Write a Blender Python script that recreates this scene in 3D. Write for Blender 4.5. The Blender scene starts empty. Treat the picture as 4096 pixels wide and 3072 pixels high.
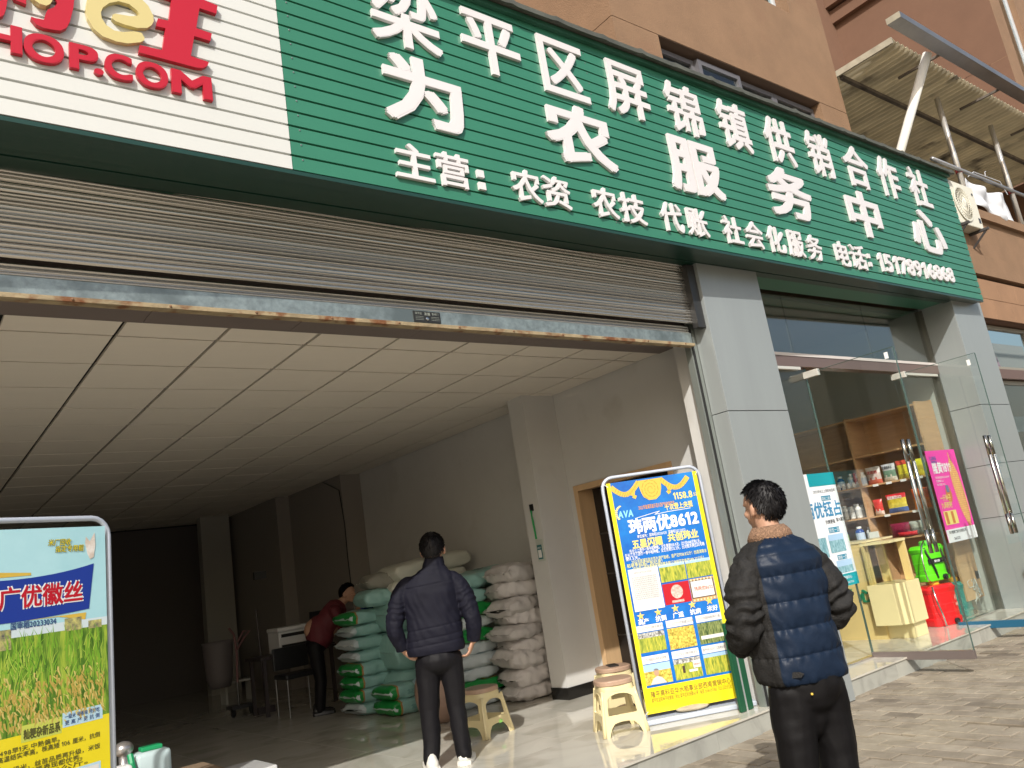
import bpy, math, random
from math import radians as R, sin, cos, pi, tan, atan2, sqrt
from mathutils import Vector, Matrix, noise

# ------------------------------------------------------------------ scene, camera, light
SC = bpy.context.scene
COL = SC.collection
random.seed(7)
CAMZ = 1.415
cam = bpy.data.cameras.new('camera')
cam.sensor_width = 36; cam.lens = 36*3243.2/4096
cam.clip_end = 500; cam.clip_start = 0.05
co = bpy.data.objects.new('camera', cam); COL.objects.link(co)
rv = Vector((0.78653044, -0.59850312, -0.15219684))
uv_ = Vector((-0.01695544, -0.26728796, 0.96346752))
fv = Vector((0.6173187, 0.75521597, 0.220378))
M = Matrix((rv, uv_, -fv)).transposed().to_4x4(); M.translation = (0, 0, CAMZ)
co.matrix_world = M
SC.camera = co

w = bpy.data.worlds.new('World'); SC.world = w; w.use_nodes = True
nt = w.node_tree
sky = nt.nodes.new('ShaderNodeTexSky'); sky.sky_type = 'NISHITA'; sky.sun_disc = False
SUN = Vector((-1.03, -1.0, 1.14)).normalized()
sky.sun_elevation = math.asin(SUN.z)
sky.sun_rotation = atan2(SUN.x, SUN.y) % (2*pi)
sky.air_density = 1.2; sky.dust_density = 4.0
nt.links.new(sky.outputs[0], nt.nodes['Background'].inputs[0])
nt.nodes['Background'].inputs[1].default_value = 0.12
sl = bpy.data.lights.new('sun', 'SUN'); sl.energy = 3.6; sl.angle = R(0.5); sl.color = (1, .975, .925)
so = bpy.data.objects.new('sun', sl); COL.objects.link(so)
so.location = SUN*30
so.rotation_euler = SUN.to_track_quat('Z', 'Y').to_euler()
SC.view_settings.view_transform = 'Standard'
SC.view_settings.look = 'None'
SC.view_settings.exposure = 0.30
SC.view_settings.gamma = 1
SC.cycles.max_bounces = 8
SC.cycles.transparent_max_bounces = 16

# ------------------------------------------------------------------ materials
MATS = {}
def mat(name, col, rough=.6, metal=0, var=0, scale=8, bump=0, bscale=40, spec=.5, stretch=None, dirt=None, coat=0, sheen=0, col2=None, wav=None, trans=0):
    if name in MATS: return MATS[name]
    m = bpy.data.materials.new(name); m.use_nodes = True; MATS[name] = m
    t = m.node_tree; N = t.nodes; L = t.links
    b = N['Principled BSDF']
    b.inputs['Roughness'].default_value = rough
    b.inputs['Metallic'].default_value = metal
    b.inputs['Specular IOR Level'].default_value = spec
    b.inputs['Coat Weight'].default_value = coat
    b.inputs['Sheen Weight'].default_value = 0
    if sheen: b.inputs['Specular IOR Level'].default_value = .18
    b.inputs['Transmission Weight'].default_value = trans
    b.inputs['Base Color'].default_value = (*col, 1)
    if var or bump or dirt or col2:
        tc = N.new('ShaderNodeTexCoord'); mp = N.new('ShaderNodeMapping')
        L.new(tc.outputs['Object'], mp.inputs['Vector'])
        if stretch: mp.inputs['Scale'].default_value = stretch
        vec = mp.outputs[0]
    if var or col2:
        n = N.new('ShaderNodeTexNoise'); n.inputs['Scale'].default_value = scale; n.inputs['Detail'].default_value = 6
        n.inputs['Roughness'].default_value = .65
        L.new(vec, n.inputs['Vector'])
        r = N.new('ShaderNodeValToRGB')
        r.color_ramp.elements[0].position = .3; r.color_ramp.elements[1].position = .7
        c2 = col2 or tuple(min(1, c*(1+var)) for c in col)
        c1 = tuple(c*(1-var) for c in col)
        r.color_ramp.elements[0].color = (*c1, 1); r.color_ramp.elements[1].color = (*c2, 1)
        L.new(n.outputs['Fac'], r.inputs['Fac'])
        out = r.outputs[0]
        if dirt:
            n3 = N.new('ShaderNodeTexNoise'); n3.inputs['Scale'].default_value = dirt[1]; n3.inputs['Detail'].default_value = 8
            L.new(tc.outputs['Object'], n3.inputs['Vector'])
            r3 = N.new('ShaderNodeValToRGB'); r3.color_ramp.elements[0].position = dirt[2]; r3.color_ramp.elements[1].position = dirt[2]+.15
            L.new(n3.outputs['Fac'], r3.inputs['Fac'])
            mx = N.new('ShaderNodeMix'); mx.data_type = 'RGBA'
            L.new(r3.outputs[0], mx.inputs[0]); L.new(out, mx.inputs[6]); mx.inputs[7].default_value = (*dirt[0], 1)
            out = mx.outputs[2]
        L.new(out, b.inputs['Base Color'])
    if bump:
        n2 = N.new('ShaderNodeTexNoise'); n2.inputs['Scale'].default_value = bscale; n2.inputs['Detail'].default_value = 5
        L.new(vec, n2.inputs['Vector'])
        bp = N.new('ShaderNodeBump'); bp.inputs['Strength'].default_value = bump; bp.inputs['Distance'].default_value = .01
        L.new(n2.outputs['Fac'], bp.inputs['Height']); L.new(bp.outputs[0], b.inputs['Normal'])
    return m

def glass(name, tint=(.965, .985, .975), refl=1.0, ior=1.5):
    if name in MATS: return MATS[name]
    m = bpy.data.materials.new(name); m.use_nodes = True; MATS[name] = m
    t = m.node_tree; N = t.nodes; L = t.links
    N.remove(N['Principled BSDF'])
    tr = N.new('ShaderNodeBsdfTransparent'); tr.inputs[0].default_value = (*tint, 1)
    gl = N.new('ShaderNodeBsdfGlossy'); gl.inputs['Roughness'].default_value = .01
    gl.inputs['Color'].default_value = (refl, refl, refl, 1)
    # Schlick reflectance on the unsigned view angle (both faces of the pane behave alike)
    f0 = ((ior-1)/(ior+1))**2
    ge = N.new('ShaderNodeNewGeometry'); dp = N.new('ShaderNodeVectorMath'); dp.operation = 'DOT_PRODUCT'
    L.new(ge.outputs['Incoming'], dp.inputs[0]); L.new(ge.outputs['Normal'], dp.inputs[1])
    def mth(op, a, b):
        q = N.new('ShaderNodeMath'); q.operation = op
        for k, v in enumerate((a, b)):
            if v is None: continue
            if isinstance(v, (int, float)): q.inputs[k].default_value = v
            else: L.new(v, q.inputs[k])
        return q.outputs[0]
    c5 = mth('POWER', mth('SUBTRACT', 1.0, mth('ABSOLUTE', dp.outputs['Value'], None)), 5.0)
    F = mth('MULTIPLY_ADD', c5, 1-f0); F.node.inputs[2].default_value = f0
    mx = N.new('ShaderNodeMixShader')
    L.new(F, mx.inputs[0]); L.new(tr.outputs[0], mx.inputs[1]); L.new(gl.outputs[0], mx.inputs[2])
    L.new(mx.outputs[0], N['Material Output'].inputs[0])
    return m

def marble(name, base, vein, rough=.08, scale=1.6, spec=.5):
    if name in MATS: return MATS[name]
    m = bpy.data.materials.new(name); m.use_nodes = True; MATS[name] = m
    t = m.node_tree; N = t.nodes; L = t.links; b = N['Principled BSDF']
    tc = N.new('ShaderNodeTexCoord')
    oi = N.new('ShaderNodeObjectInfo'); va = N.new('ShaderNodeVectorMath'); va.operation = 'ADD'
    L.new(tc.outputs['Object'], va.inputs[0])
    cb = N.new('ShaderNodeCombineXYZ'); mu = N.new('ShaderNodeMath'); mu.operation = 'MULTIPLY'; mu.inputs[1].default_value = 50
    L.new(oi.outputs['Random'], mu.inputs[0]); L.new(mu.outputs[0], cb.inputs[0]); L.new(cb.outputs[0], va.inputs[1])
    n = N.new('ShaderNodeTexNoise'); n.inputs['Scale'].default_value = scale; n.inputs['Detail'].default_value = 8; n.inputs['Distortion'].default_value = 1.6
    L.new(va.outputs[0], n.inputs['Vector'])
    r = N.new('ShaderNodeValToRGB'); r.color_ramp.elements[0].position = .35; r.color_ramp.elements[1].position = .62
    r.color_ramp.elements[0].color = (*vein, 1); r.color_ramp.elements[1].color = (*base, 1)
    e = r.color_ramp.elements.new(.5); e.color = (*[v*.96 for v in base], 1)
    L.new(n.outputs['Fac'], r.inputs['Fac']); L.new(r.outputs[0], b.inputs['Base Color'])
    b.inputs['Roughness'].default_value = rough; b.inputs['Specular IOR Level'].default_value = spec
    n4 = N.new('ShaderNodeTexNoise'); n4.inputs['Scale'].default_value = 2.5; n4.inputs['Detail'].default_value = 2
    L.new(va.outputs[0], n4.inputs['Vector'])
    bp = N.new('ShaderNodeBump'); bp.inputs['Strength'].default_value = .06; bp.inputs['Distance'].default_value = .02
    L.new(n4.outputs['Fac'], bp.inputs['Height']); L.new(bp.outputs[0], b.inputs['Normal'])
    return m

def objvar(name, cols, rough=.8, bump=.4, bscale=60, patch=None):
    """colour picked per object plus fine grain"""
    if name in MATS: return MATS[name]
    m = bpy.data.materials.new(name); m.use_nodes = True; MATS[name] = m
    t = m.node_tree; N = t.nodes; L = t.links; b = N['Principled BSDF']
    oi = N.new('ShaderNodeObjectInfo'); r = N.new('ShaderNodeValToRGB'); r.color_ramp.interpolation = 'LINEAR'
    k = len(cols)
    while len(r.color_ramp.elements) < k: r.color_ramp.elements.new(.5)
    for i, c in enumerate(cols):
        r.color_ramp.elements[i].position = i/(k-1); r.color_ramp.elements[i].color = (*c, 1)
    L.new(oi.outputs['Random'], r.inputs['Fac'])
    geo = N.new('ShaderNodeNewGeometry')
    n = N.new('ShaderNodeTexNoise'); n.inputs['Scale'].default_value = 5; n.inputs['Detail'].default_value = 9; n.inputs['Roughness'].default_value = .7
    L.new(geo.outputs['Position'], n.inputs['Vector'])
    r2 = N.new('ShaderNodeValToRGB'); r2.color_ramp.elements[0].position = .32; r2.color_ramp.elements[1].position = .68
    r2.color_ramp.elements[0].color = (.66, .64, .60, 1); r2.color_ramp.elements[1].color = (1.08, 1.08, 1.08, 1)
    L.new(n.outputs['Fac'], r2.inputs['Fac'])
    nd = N.new('ShaderNodeTexNoise'); nd.inputs['Scale'].default_value = .9; nd.inputs['Detail'].default_value = 7; nd.inputs['Roughness'].default_value = .65
    L.new(geo.outputs['Position'], nd.inputs['Vector'])
    rd = N.new('ShaderNodeValToRGB'); rd.color_ramp.elements[0].position = .45; rd.color_ramp.elements[1].position = .68
    L.new(nd.outputs['Fac'], rd.inputs['Fac'])
    md = N.new('ShaderNodeMix'); md.data_type = 'RGBA'; L.new(rd.outputs[0], md.inputs[0]); L.new(r.outputs[0], md.inputs[6]); md.inputs[7].default_value = (.33, .285, .21, 1)
    mx = N.new('ShaderNodeMix'); mx.data_type = 'RGBA'; mx.blend_type = 'MULTIPLY'; mx.inputs[0].default_value = 1
    L.new(md.outputs[2], mx.inputs[6]); L.new(r2.outputs[0], mx.inputs[7]); L.new(mx.outputs[2], b.inputs['Base Color'])
    n2 = N.new('ShaderNodeTexNoise'); n2.inputs['Scale'].default_value = bscale; n2.inputs['Detail'].default_value = 6
    L.new(geo.outputs['Position'], n2.inputs['Vector'])
    bp = N.new('ShaderNodeBump'); bp.inputs['Strength'].default_value = bump; bp.inputs['Distance'].default_value = .006
    L.new(n2.outputs['Fac'], bp.inputs['Height']); L.new(bp.outputs[0], b.inputs['Normal'])
    b.inputs['Roughness'].default_value = rough
    return m

def field(name, c1, c2, sc=(60, 60, 8), c3=None, rough=.35):
    """a printed photograph of a crop field: streaky noise between colours"""
    if name in MATS: return MATS[name]
    m = bpy.data.materials.new(name); m.use_nodes = True; MATS[name] = m
    t = m.node_tree; N = t.nodes; L = t.links; b = N['Principled BSDF']
    tc = N.new('ShaderNodeTexCoord'); mp = N.new('ShaderNodeMapping'); mp.inputs['Scale'].default_value = sc
    mp.inputs['Rotation'].default_value = (0, .35, 0)
    L.new(tc.outputs['Object'], mp.inputs[0])
    n = N.new('ShaderNodeTexNoise'); n.inputs['Scale'].default_value = 1.5; n.inputs['Detail'].default_value = 5; n.inputs['Distortion'].default_value = .8
    L.new(mp.outputs[0], n.inputs['Vector'])
    r = N.new('ShaderNodeValToRGB'); r.color_ramp.elements[0].position = .36; r.color_ramp.elements[1].position = .64
    r.color_ramp.elements[0].color = (*c1, 1); r.color_ramp.elements[1].color = (*c2, 1)
    if c3: e = r.color_ramp.elements.new(.5); e.color = (*c3, 1)
    L.new(n.outputs['Fac'], r.inputs['Fac']); L.new(r.outputs[0], b.inputs['Base Color'])
    b.inputs['Roughness'].default_value = rough
    return m

# ------------------------------------------------------------------ mesh helper
def tag(o, label=None, cat=None, group=None, kind=None):
    if label: o['label'] = label
    if cat: o['category'] = cat
    if group: o['group'] = group
    if kind: o['kind'] = kind
    return o
def empty(name, loc=(0, 0, 0), rz=0, label=None, cat=None, group=None, kind=None):
    o = bpy.data.objects.new(name, None); COL.objects.link(o); o.location = loc; o.rotation_euler.z = rz
    o.empty_display_size = .1
    return tag(o, label, cat, group, kind)
def wloc(p):
    v = Vector((0, 0, 0))
    while p is not None: v += Vector(p.location); p = p.parent
    return v
class MB:
    def __init__(s): s.v = []; s.f = []; s.mi = []; s.cur = 0
    def add(s, vs, fs, mi=None):
        o = len(s.v); s.v += [tuple(v) for v in vs]
        s.f += [tuple(i+o for i in f) for f in fs]; s.mi += [s.cur if mi is None else mi]*len(fs)
        return s
    def hexa(s, p):
        return s.add(p, [(0, 3, 2, 1), (4, 5, 6, 7), (0, 1, 5, 4), (1, 2, 6, 5), (2, 3, 7, 6), (3, 0, 4, 7)])
    def box(s, x0, x1, y0, y1, z0, z1, T=None):
        p = [(x0, y0, z0), (x1, y0, z0), (x1, y1, z0), (x0, y1, z0), (x0, y0, z1), (x1, y0, z1), (x1, y1, z1), (x0, y1, z1)]
        if T: p = [T(*q) if callable(T) else (T @ Vector(q)) for q in p]
        return s.hexa(p)
    def prism(s, poly, fn0, fn1):
        """poly list of 2D; fn0/fn1 map (a,b) to 3D for both ends"""
        n = len(poly)
        s.add([fn0(*q) for q in poly]+[fn1(*q) for q in poly],
              [tuple(range(n))[::-1], tuple(range(n, 2*n))]+[(i, (i+1) % n, n+(i+1) % n, n+i) for i in range(n)])
        return s
    def loft(s, rings, cap=True, closed=True, mi=None):
        n = len(rings[0]); vs = [p for r in rings for p in r]; fs = []
        for j in range(len(rings)-1):
            for i in range(n if closed else n-1):
                k = (i+1) % n
                fs.append((j*n+i, j*n+k, (j+1)*n+k, (j+1)*n+i))
        if cap:
            fs.append(tuple(range(n))[::-1]); fs.append(tuple(range((len(rings)-1)*n, len(rings)*n)))
        return s.add(vs, fs, mi)
    def tube(s, pts, r, n=10, cap=True, mi=None):
        pts = [Vector(p) for p in pts]; rings = []; up = None
        for i, p in enumerate(pts):
            t = (pts[min(i+1, len(pts)-1)]-pts[max(i-1, 0)]).normalized()
            if up is None: up = Vector((0, 0, 1)) if abs(t.z) < .9 else Vector((0, 1, 0))
            a = t.cross(up).normalized(); b = a.cross(t).normalized(); up = b
            rr = r[i] if isinstance(r, (list, tuple)) else r
            rings.append([p+a*cos(2*pi*k/n)*rr+b*sin(2*pi*k/n)*rr for k in range(n)])
        return s.loft(rings, cap, mi=mi)
    def lathe(s, prof, c=(0, 0, 0), n=20, axis=None, mi=None):
        A = axis or Matrix.Identity(3); c = Vector(c)
        rings = [[c+A @ Vector((r*cos(2*pi*k/n), r*sin(2*pi*k/n), z)) for k in range(n)] for r, z in prof]
        return s.loft(rings, True, mi=mi)
    def ell(s, c, r, rot=None, n=16, m=10, mi=None):
        c = Vector(c); rot = rot or Matrix.Identity(3); rings = []
        for j in range(m+1):
            a = -pi/2+pi*(j+.02 if j == 0 else j-.02 if j == m else j)/m
            rings.append([c+rot @ Vector((r[0]*cos(a)*cos(2*pi*k/n), r[1]*cos(a)*sin(2*pi*k/n), r[2]*sin(a))) for k in range(n)])
        return s.loft(rings, True, mi=mi)
    def build(s, name, mats, parent=None, smooth=False, label=None, kind=None, local=False, bevel=0, subd=0, auto=None):
        me = bpy.data.meshes.new(name)
        off = Vector((0, 0, 0)) if (local or parent is None) else wloc(parent)
        me.from_pydata([tuple(Vector(v)-off) for v in s.v], [], s.f)
        if not isinstance(mats, (list, tuple)): mats = [mats]
        for m in mats: me.materials.append(m)
        if len(mats) > 1: me.polygons.foreach_set('material_index', s.mi)
        if smooth: me.polygons.foreach_set('use_smooth', [True]*len(me.polygons))
        me.validate(); me.update()
        o = bpy.data.objects.new(name, me); COL.objects.link(o)
        if parent: o.parent = parent
        if bevel:
            b = o.modifiers.new('bevel', 'BEVEL'); b.width = bevel; b.segments = 2; b.limit_method = 'ANGLE'; b.angle_limit = R(40)
        if subd:
            b = o.modifiers.new('sub', 'SUBSURF'); b.levels = subd; b.render_levels = subd
        tag(o, label, kind=kind)
        return o
def own(o):
    """make a single-mesh thing's origin sit at its base centre"""
    me = o.data; vs = [v.co for v in me.vertices]
    c = Vector((sum(v.x for v in vs)/len(vs), sum(v.y for v in vs)/len(vs), min(v.z for v in vs)))
    me.transform(Matrix.Translation(-c)); o.location = c
    return o
def copy_tree(o, parent=None):
    c = o.copy(); COL.objects.link(c); c.parent = parent
    for ch in list(o.children): copy_tree(ch, c)
    return c

# glyph meshes from the built-in font; bold by stacking shifted copies, each a hair apart in depth
GL = {}
def glyph(ch, res=3):
    if ch in GL: return GL[ch]
    if ch == '1':
        V2 = [(.16, 0), (.27, 0), (.27, .72), (.17, .72), (.02, .56), (.02, .47), (.16, .58)]
        GL[ch] = (V2, [(0, 1, 2, 3, 6), (3, 4, 5, 6)], [(0, 1), (1, 2), (2, 3), (3, 4), (4, 5), (5, 6), (6, 0)], (.02, 0, .27, .72)); return GL[ch]
    c = bpy.data.curves.new('g', 'FONT'); c.body = ch; c.size = 1; c.resolution_u = res if ord(ch) > 255 else 6
    c.fill_mode = 'FRONT' if hasattr(c, 'fill_mode') else c.fill_mode
    o = bpy.data.objects.new('g', c); COL.objects.link(o)
    dg = bpy.context.evaluated_depsgraph_get()
    me = bpy.data.meshes.new_from_object(o.evaluated_get(dg))
    V = [tuple(v.co)[:2] for v in me.vertices]; F = [tuple(p.vertices) for p in me.polygons]
    bpy.data.objects.remove(o); bpy.data.curves.remove(c)
    # merge doubles
    key = {}; idx = []; V2 = []
    for v in V:
        k = (round(v[0], 5), round(v[1], 5))
        if k not in key: key[k] = len(V2); V2.append(v)
        idx.append(key[k])
    F2 = []
    for f in F:
        g = []
        for i in f:
            if idx[i] not in g: g.append(idx[i])
        if len(g) > 2: F2.append(tuple(g))
    ec = {}
    for f in F2:
        for a, b in zip(f, f[1:]+f[:1]):
            ec[(a, b)] = ec.get((a, b), 0)+1
    edge = [(a, b) for (a, b) in ec if (b, a) not in ec]
    bpy.data.meshes.remove(me)
    bb = (min(v[0] for v in V2), min(v[1] for v in V2), max(v[0] for v in V2), max(v[1] for v in V2)) if V2 else (0, 0, .3, .5)
    GL[ch] = (V2, F2, edge, bb)
    return GL[ch]
def glyph_solid(mb, ch, T, bold=.028, ring=8):
    """T(u,v,k): u,v in the glyph's bounding box 0..1 (with bold), k 0 back 1 front plus tiny stagger"""
    V, F, E, bb = glyph(ch)
    w_ = bb[2]-bb[0]+2*bold; h_ = bb[3]-bb[1]+2*bold
    q_ = bold*.96; sh = [(x*q_*(1-.02*k), y*q_*(1-.02*k)) for k, (x, y) in enumerate([(0, 0), (-1, -1), (1, -1), (1, 1), (-1, 1), (-.97, 0), (.96, 0), (0, .96), (0, -.95)])] if bold else [(0, 0)]
    for si, (sx, sy) in enumerate(sh):
        P = [((x-bb[0]+bold+sx)/w_, (y-bb[1]+bold+sy)/h_) for x, y in V]
        n = len(P)
        vs = [T(u, v, 1, si) for u, v in P]+[T(u, v, 0, si) for u, v in P]
        fs = list(F)+[(a, a+n, b+n, b) for a, b in E]
        mb.add(vs, [tuple(f) for f in fs])
def text_flat(mb, s, x, y, h, P, bold=0, maxw=None, depth=0, fit=None, skew=0):
    """flat print on surface map P(u,v,d). h = em height. returns width"""
    adv = []
    for ch in s:
        if ch == ' ': adv.append(.35)
        elif ord(ch) > 255: adv.append(1.0)
        else: adv.append(glyph(ch)[3][2]+.09 if ch not in '1.:,' else glyph(ch)[3][2]+.12)
    W = sum(adv)*h; sx = 1
    if fit: sx = fit/W
    cx = x
    ring = [(0, 0)] if not bold else [(bold, bold), (-bold, bold), (bold, -bold), (-bold, -bold), (0, 0)]
    for ch, a in zip(s, adv):
        if ch != ' ':
            V, F, E, bb = glyph(ch)
            for k, (dx, dy) in enumerate(ring):
                vs = [P(cx+(vx+dx)*h*sx+skew*(vy+dy)*h, y+(vy+dy+.08)*h, depth+.0001*k) for vx, vy in V]
                mb.add(vs, F)
        cx += a*h*sx
    return W*sx

def nz(p, s=1): return noise.noise(Vector(p)*s)

# ------------------------------------------------------------------ common materials
GREEN = mat('green_panel', (.036, .185, .112), .38, var=.05, scale=1.2, coat=.15, bump=.05, bscale=8)
WHITEP = mat('white_panel', (.60, .61, .585), .42, var=.02, scale=1.5, bump=.05, bscale=8)
LETTER = mat('letter_white', (.68, .655, .66), .35)
LETSIDE = mat('letter_side', (.62, .62, .60), .5)
RED = mat('letter_red', (.45, .012, .028), .35)
CREAM = mat('letter_cream', (.58, .49, .22), .35)
BROWN = mat('brown_render', (.235, .142, .082), .9, var=.10, scale=2.5, bump=.55, bscale=70, dirt=((.22, .12, .07), .7, .62))
BROWND = mat('brown_render_shaded', (.17, .092, .058), .9, var=.08, scale=1.5, bump=.15, bscale=50)  # same render coloured darker, mainly for wall faces catching less sun
BROWNT = mat('brown_wall_tile', (.29, .165, .092), .7, var=.12, scale=2, bump=.1, bscale=30)
PILL = mat('grey_cladding', (.30, .325, .325), .30, metal=.2, var=.045, scale=1.2, stretch=(3, 3, .4), bump=.04, bscale=1.5)
WALLW = mat('white_plaster', (.56, .55, .525), .85, var=.04, scale=1.2, bump=.08, bscale=18, dirt=((.48, .465, .43), 1.6, .60))
CEIL = mat('ceiling_board', (.72, .665, .58), .85, var=.02, scale=1.4, bump=.12, bscale=120, stretch=(1, 8, 1))
CEILG = mat('ceiling_groove', (.012, .012, .010), .8)
STEEL = mat('stainless_steel', (.62, .60, .57), .16, metal=1)
ALU = mat('aluminium', (.70, .71, .72), .35, metal=.8)
DARKM = mat('dark_metal', (.06, .06, .06), .4, metal=.6)
BLACK = mat('black_plastic', (.012, .012, .013), .4)
GLASS = glass('door_glass')
GEDGE = mat('glass_edge', (.09, .15, .13), .2, trans=.3)
YPANEL = mat('yellow_board', (.70, .52, .22), .35, var=.04, scale=2, stretch=(1, 1, .2))
YBLOCK = mat('cream_board', (.78, .66, .36), .3)
OAK = mat('oak_board', (.50, .30, .15), .5, var=.12, scale=3, stretch=(1, 1, 12))

# ------------------------------------------------------------------ ground
ground = MB().box(-60, 90, -60, 3.98, -.30, -.034).build('ground', mat('joint_sand', (.085, .068, .045), .95, var=.5, scale=9, bump=.6, bscale=50), None)
tag(ground, kind='structure')
pv_ = MB().box(-60, 2.33, -.9, 3.94, -.2, -.01).box(-60, 60, -60, -.91, -.2, -.01).box(18.1, 60, -.909, 3.94, -.2, -.01).build('pavement', mat('pavement_far', (.32, .275, .21), .9, var=.1, scale=2)); tag(pv_, kind='structure')
PAV = objvar('paver', [(.15, .125, .095), (.24, .203, .155), (.28, .24, .185), (.26, .222, .17), (.305, .262, .20), (.33, .285, .22), (.25, .212, .16)], .9, .45, 90)
def inframe(x, y, z=0, m=60):
    p = Vector((x, y, z-CAMZ)); d = p.dot(fv)
    if d < .3: return None
    X = 2048+3243*p.dot(rv)/d; Y = 1536-3243*p.dot(uv_)/d
    return (X, Y, d) if -m < X < 4096+m and -m < Y < 3072+m else None
pc = []
PL, PW = .258, .134
TH = R(-4.0)
def turn(x, y): return (4+(x-4)*cos(TH)-(y-3)*sin(TH), 3+(x-4)*sin(TH)+(y-3)*cos(TH))
rows = int((18.6-2.4)/PW)
for i in range(rows):
    x = 2.4+i*PW; offy = (PL/2 if i % 2 else 0)+random.uniform(-.01, .01)
    j = 0
    while True:
        y = 4.6-offy-j*PL; j += 1
        if y < -1.6: break
        xx, yy = turn(x, y)
        if yy > 4.06+(.06 if xx < 5.3 else 0): continue
        q = inframe(xx, yy, 0, 150)
        if q: pc.append((q[2], xx, yy))
pc.sort()
def paver_mesh():
    b = .0035; h = .05; m = MB()
    l = PL/2-.0065; w2 = PW/2-.0060
    m.add([(-w2, -l, -h), (w2, -l, -h), (w2, l, -h), (-w2, l, -h), (-w2, -l, -b), (w2, -l, -b), (w2, l, -b), (-w2, l, -b),
           (-w2+b, -l+b, 0), (w2-b, -l+b, 0), (w2-b, l-b, 0), (-w2+b, l-b, 0)],
          [(0, 1, 5, 4), (1, 2, 6, 5), (2, 3, 7, 6), (3, 0, 4, 7), (4, 5, 9, 8), (5, 6, 10, 9), (6, 7, 11, 10), (7, 4, 8, 11), (8, 9, 10, 11)])
    return m
pm = paver_mesh(); first = None; rest = MB()
NP = 298
for n_, (d, x, y) in enumerate(pc):
    z = random.uniform(-.006, .001)-.004*max(0, nz((x, y, 3), 1.3)); a = random.uniform(-.018, .018); tx = random.uniform(-.012, .012)
    sink = .0
    if random.random() < .03: sink = .008
    if n_ < NP:
        if first is None:
            first = pm.build('paver', PAV, ground, local=True); o = first
        else:
            o = first.copy(); COL.objects.link(o)
        o.location = (x, y, z-sink); o.rotation_euler = (tx, random.uniform(-.012, .012), a+TH)
    else:
        T = Matrix.Translation((x, y, z-sink)) @ Matrix.Rotation(a+TH, 4, 'Z')
        rest.add([T @ Vector(v) for v in pm.v], pm.f)
rest.build('far_pavers', mat('paver_far', (.285, .245, .185), .9, var=.15, scale=6, bump=.7, bscale=60), ground, kind='stuff')

# ------------------------------------------------------------------ shop floors and steps
MARB = marble('marble_tile', (.55, .525, .455), (.43, .405, .34), .03, spec=.95)
MARG = marble('grey_marble', (.37, .37, .33), (.29, .29, .26), .25, 3)
def floor_area(name, xs, ys, z, m):
    base = MB().box(xs[0], xs[-1], ys[0], ys[-1], -.2, z-.012).build(name, mat('tile_joint', (.28, .25, .2), .8)); tag(base, kind='structure')
    f0 = None
    for i in range(len(xs)-1):
        for j in range(len(ys)-1):
            o = MB().box(0, xs[i+1]-xs[i]-.003, 0, ys[j+1]-ys[j]-.003, -.011, 0).build('floor_tile', m, base, local=True)
            o.location = (xs[i]+.0015, ys[j]+.0015, z)
    return base
xsA = [-3.31+.82*i for i in range(10)]+[4.89, 5.70]
floor_area('shop_floor', xsA, [4.05]+[4.95+.82*j for j in range(15)], .14, MARB)
xsB = [6.16+.78*i for i in range(6)]
floor_area('side_shop_floor', xsB, [4.0+.8*j for j in range(7)], .14, MARB)
def riser(name, x0, x1, y, ztop, step):
    st = MB().box(x0, x1, y+.012, y+.06, -.1, ztop-.014).build(name, MARG); tag(st, kind='structure')
    x = x0
    while x < x1-.01:
        xe = min(x+step, x1)
        MB().box(x+.0015, xe-.0015, y, y+.011, -.03, ztop-.0135).build('riser_tile', MARG, st)
        MB().box(x+.001, xe-.001, y-.012, y+.06, ztop-.013, ztop+.001).build('edge_tile', MARB, st)
        x = xe
    return st
riser('front_step', -3.3, 5.30, 4.02, .14, .79)
riser('side_step', 6.17, 10.06, 3.975, .14, .84)

# ------------------------------------------------------------------ the sign
def sY(X): return 3.54+.0235*(X-.4)
def sZb(X): return CAMZ+.611*sY(X)
def sH(X): return 1.74-.0088*(X-3.65)
def S(X, v, d=0): return (X, sY(X)-d, sZb(X)+v*sH(X))
SX0, SXB, SX1 = -1.2, 1.69, 10.69
sign = empty('shop_sign', (5, 3.75, 3.6), label='long green and white shop sign with raised Chinese lettering above the shutter', cat='sign')
def vtop(X): return .90+.0145*(X-3.6)
def strip(x0, x1, k, m):
    a = k*.05
    xa = 3.6+(a-.90)/.0145; xb = 3.6+(a+.05-.90)/.0145
    if xa >= x1: return
    x0 = max(x0, xa+.01)
    prof = [(a, -.03), (a, .0), (a+.0425, 0), (a+.0445, -.016), (a+.05, -.016), (a+.05, -.03)]
    xs_ = [x0]+([xb] if x0 < xb < x1 else [])+[x1]
    mb = MB(); mb.loft([[S(x, min(v, vtop(x)), d) for v, d in prof] for x in xs_])
    mb.build('panel_strip', m, sign, label=('white sign strip' if m is WHITEP else None))
for k in range(20):
    strip(SX0, SXB-.002, k, WHITEP); strip(SXB+.001, SX1, k, GREEN)
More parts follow.
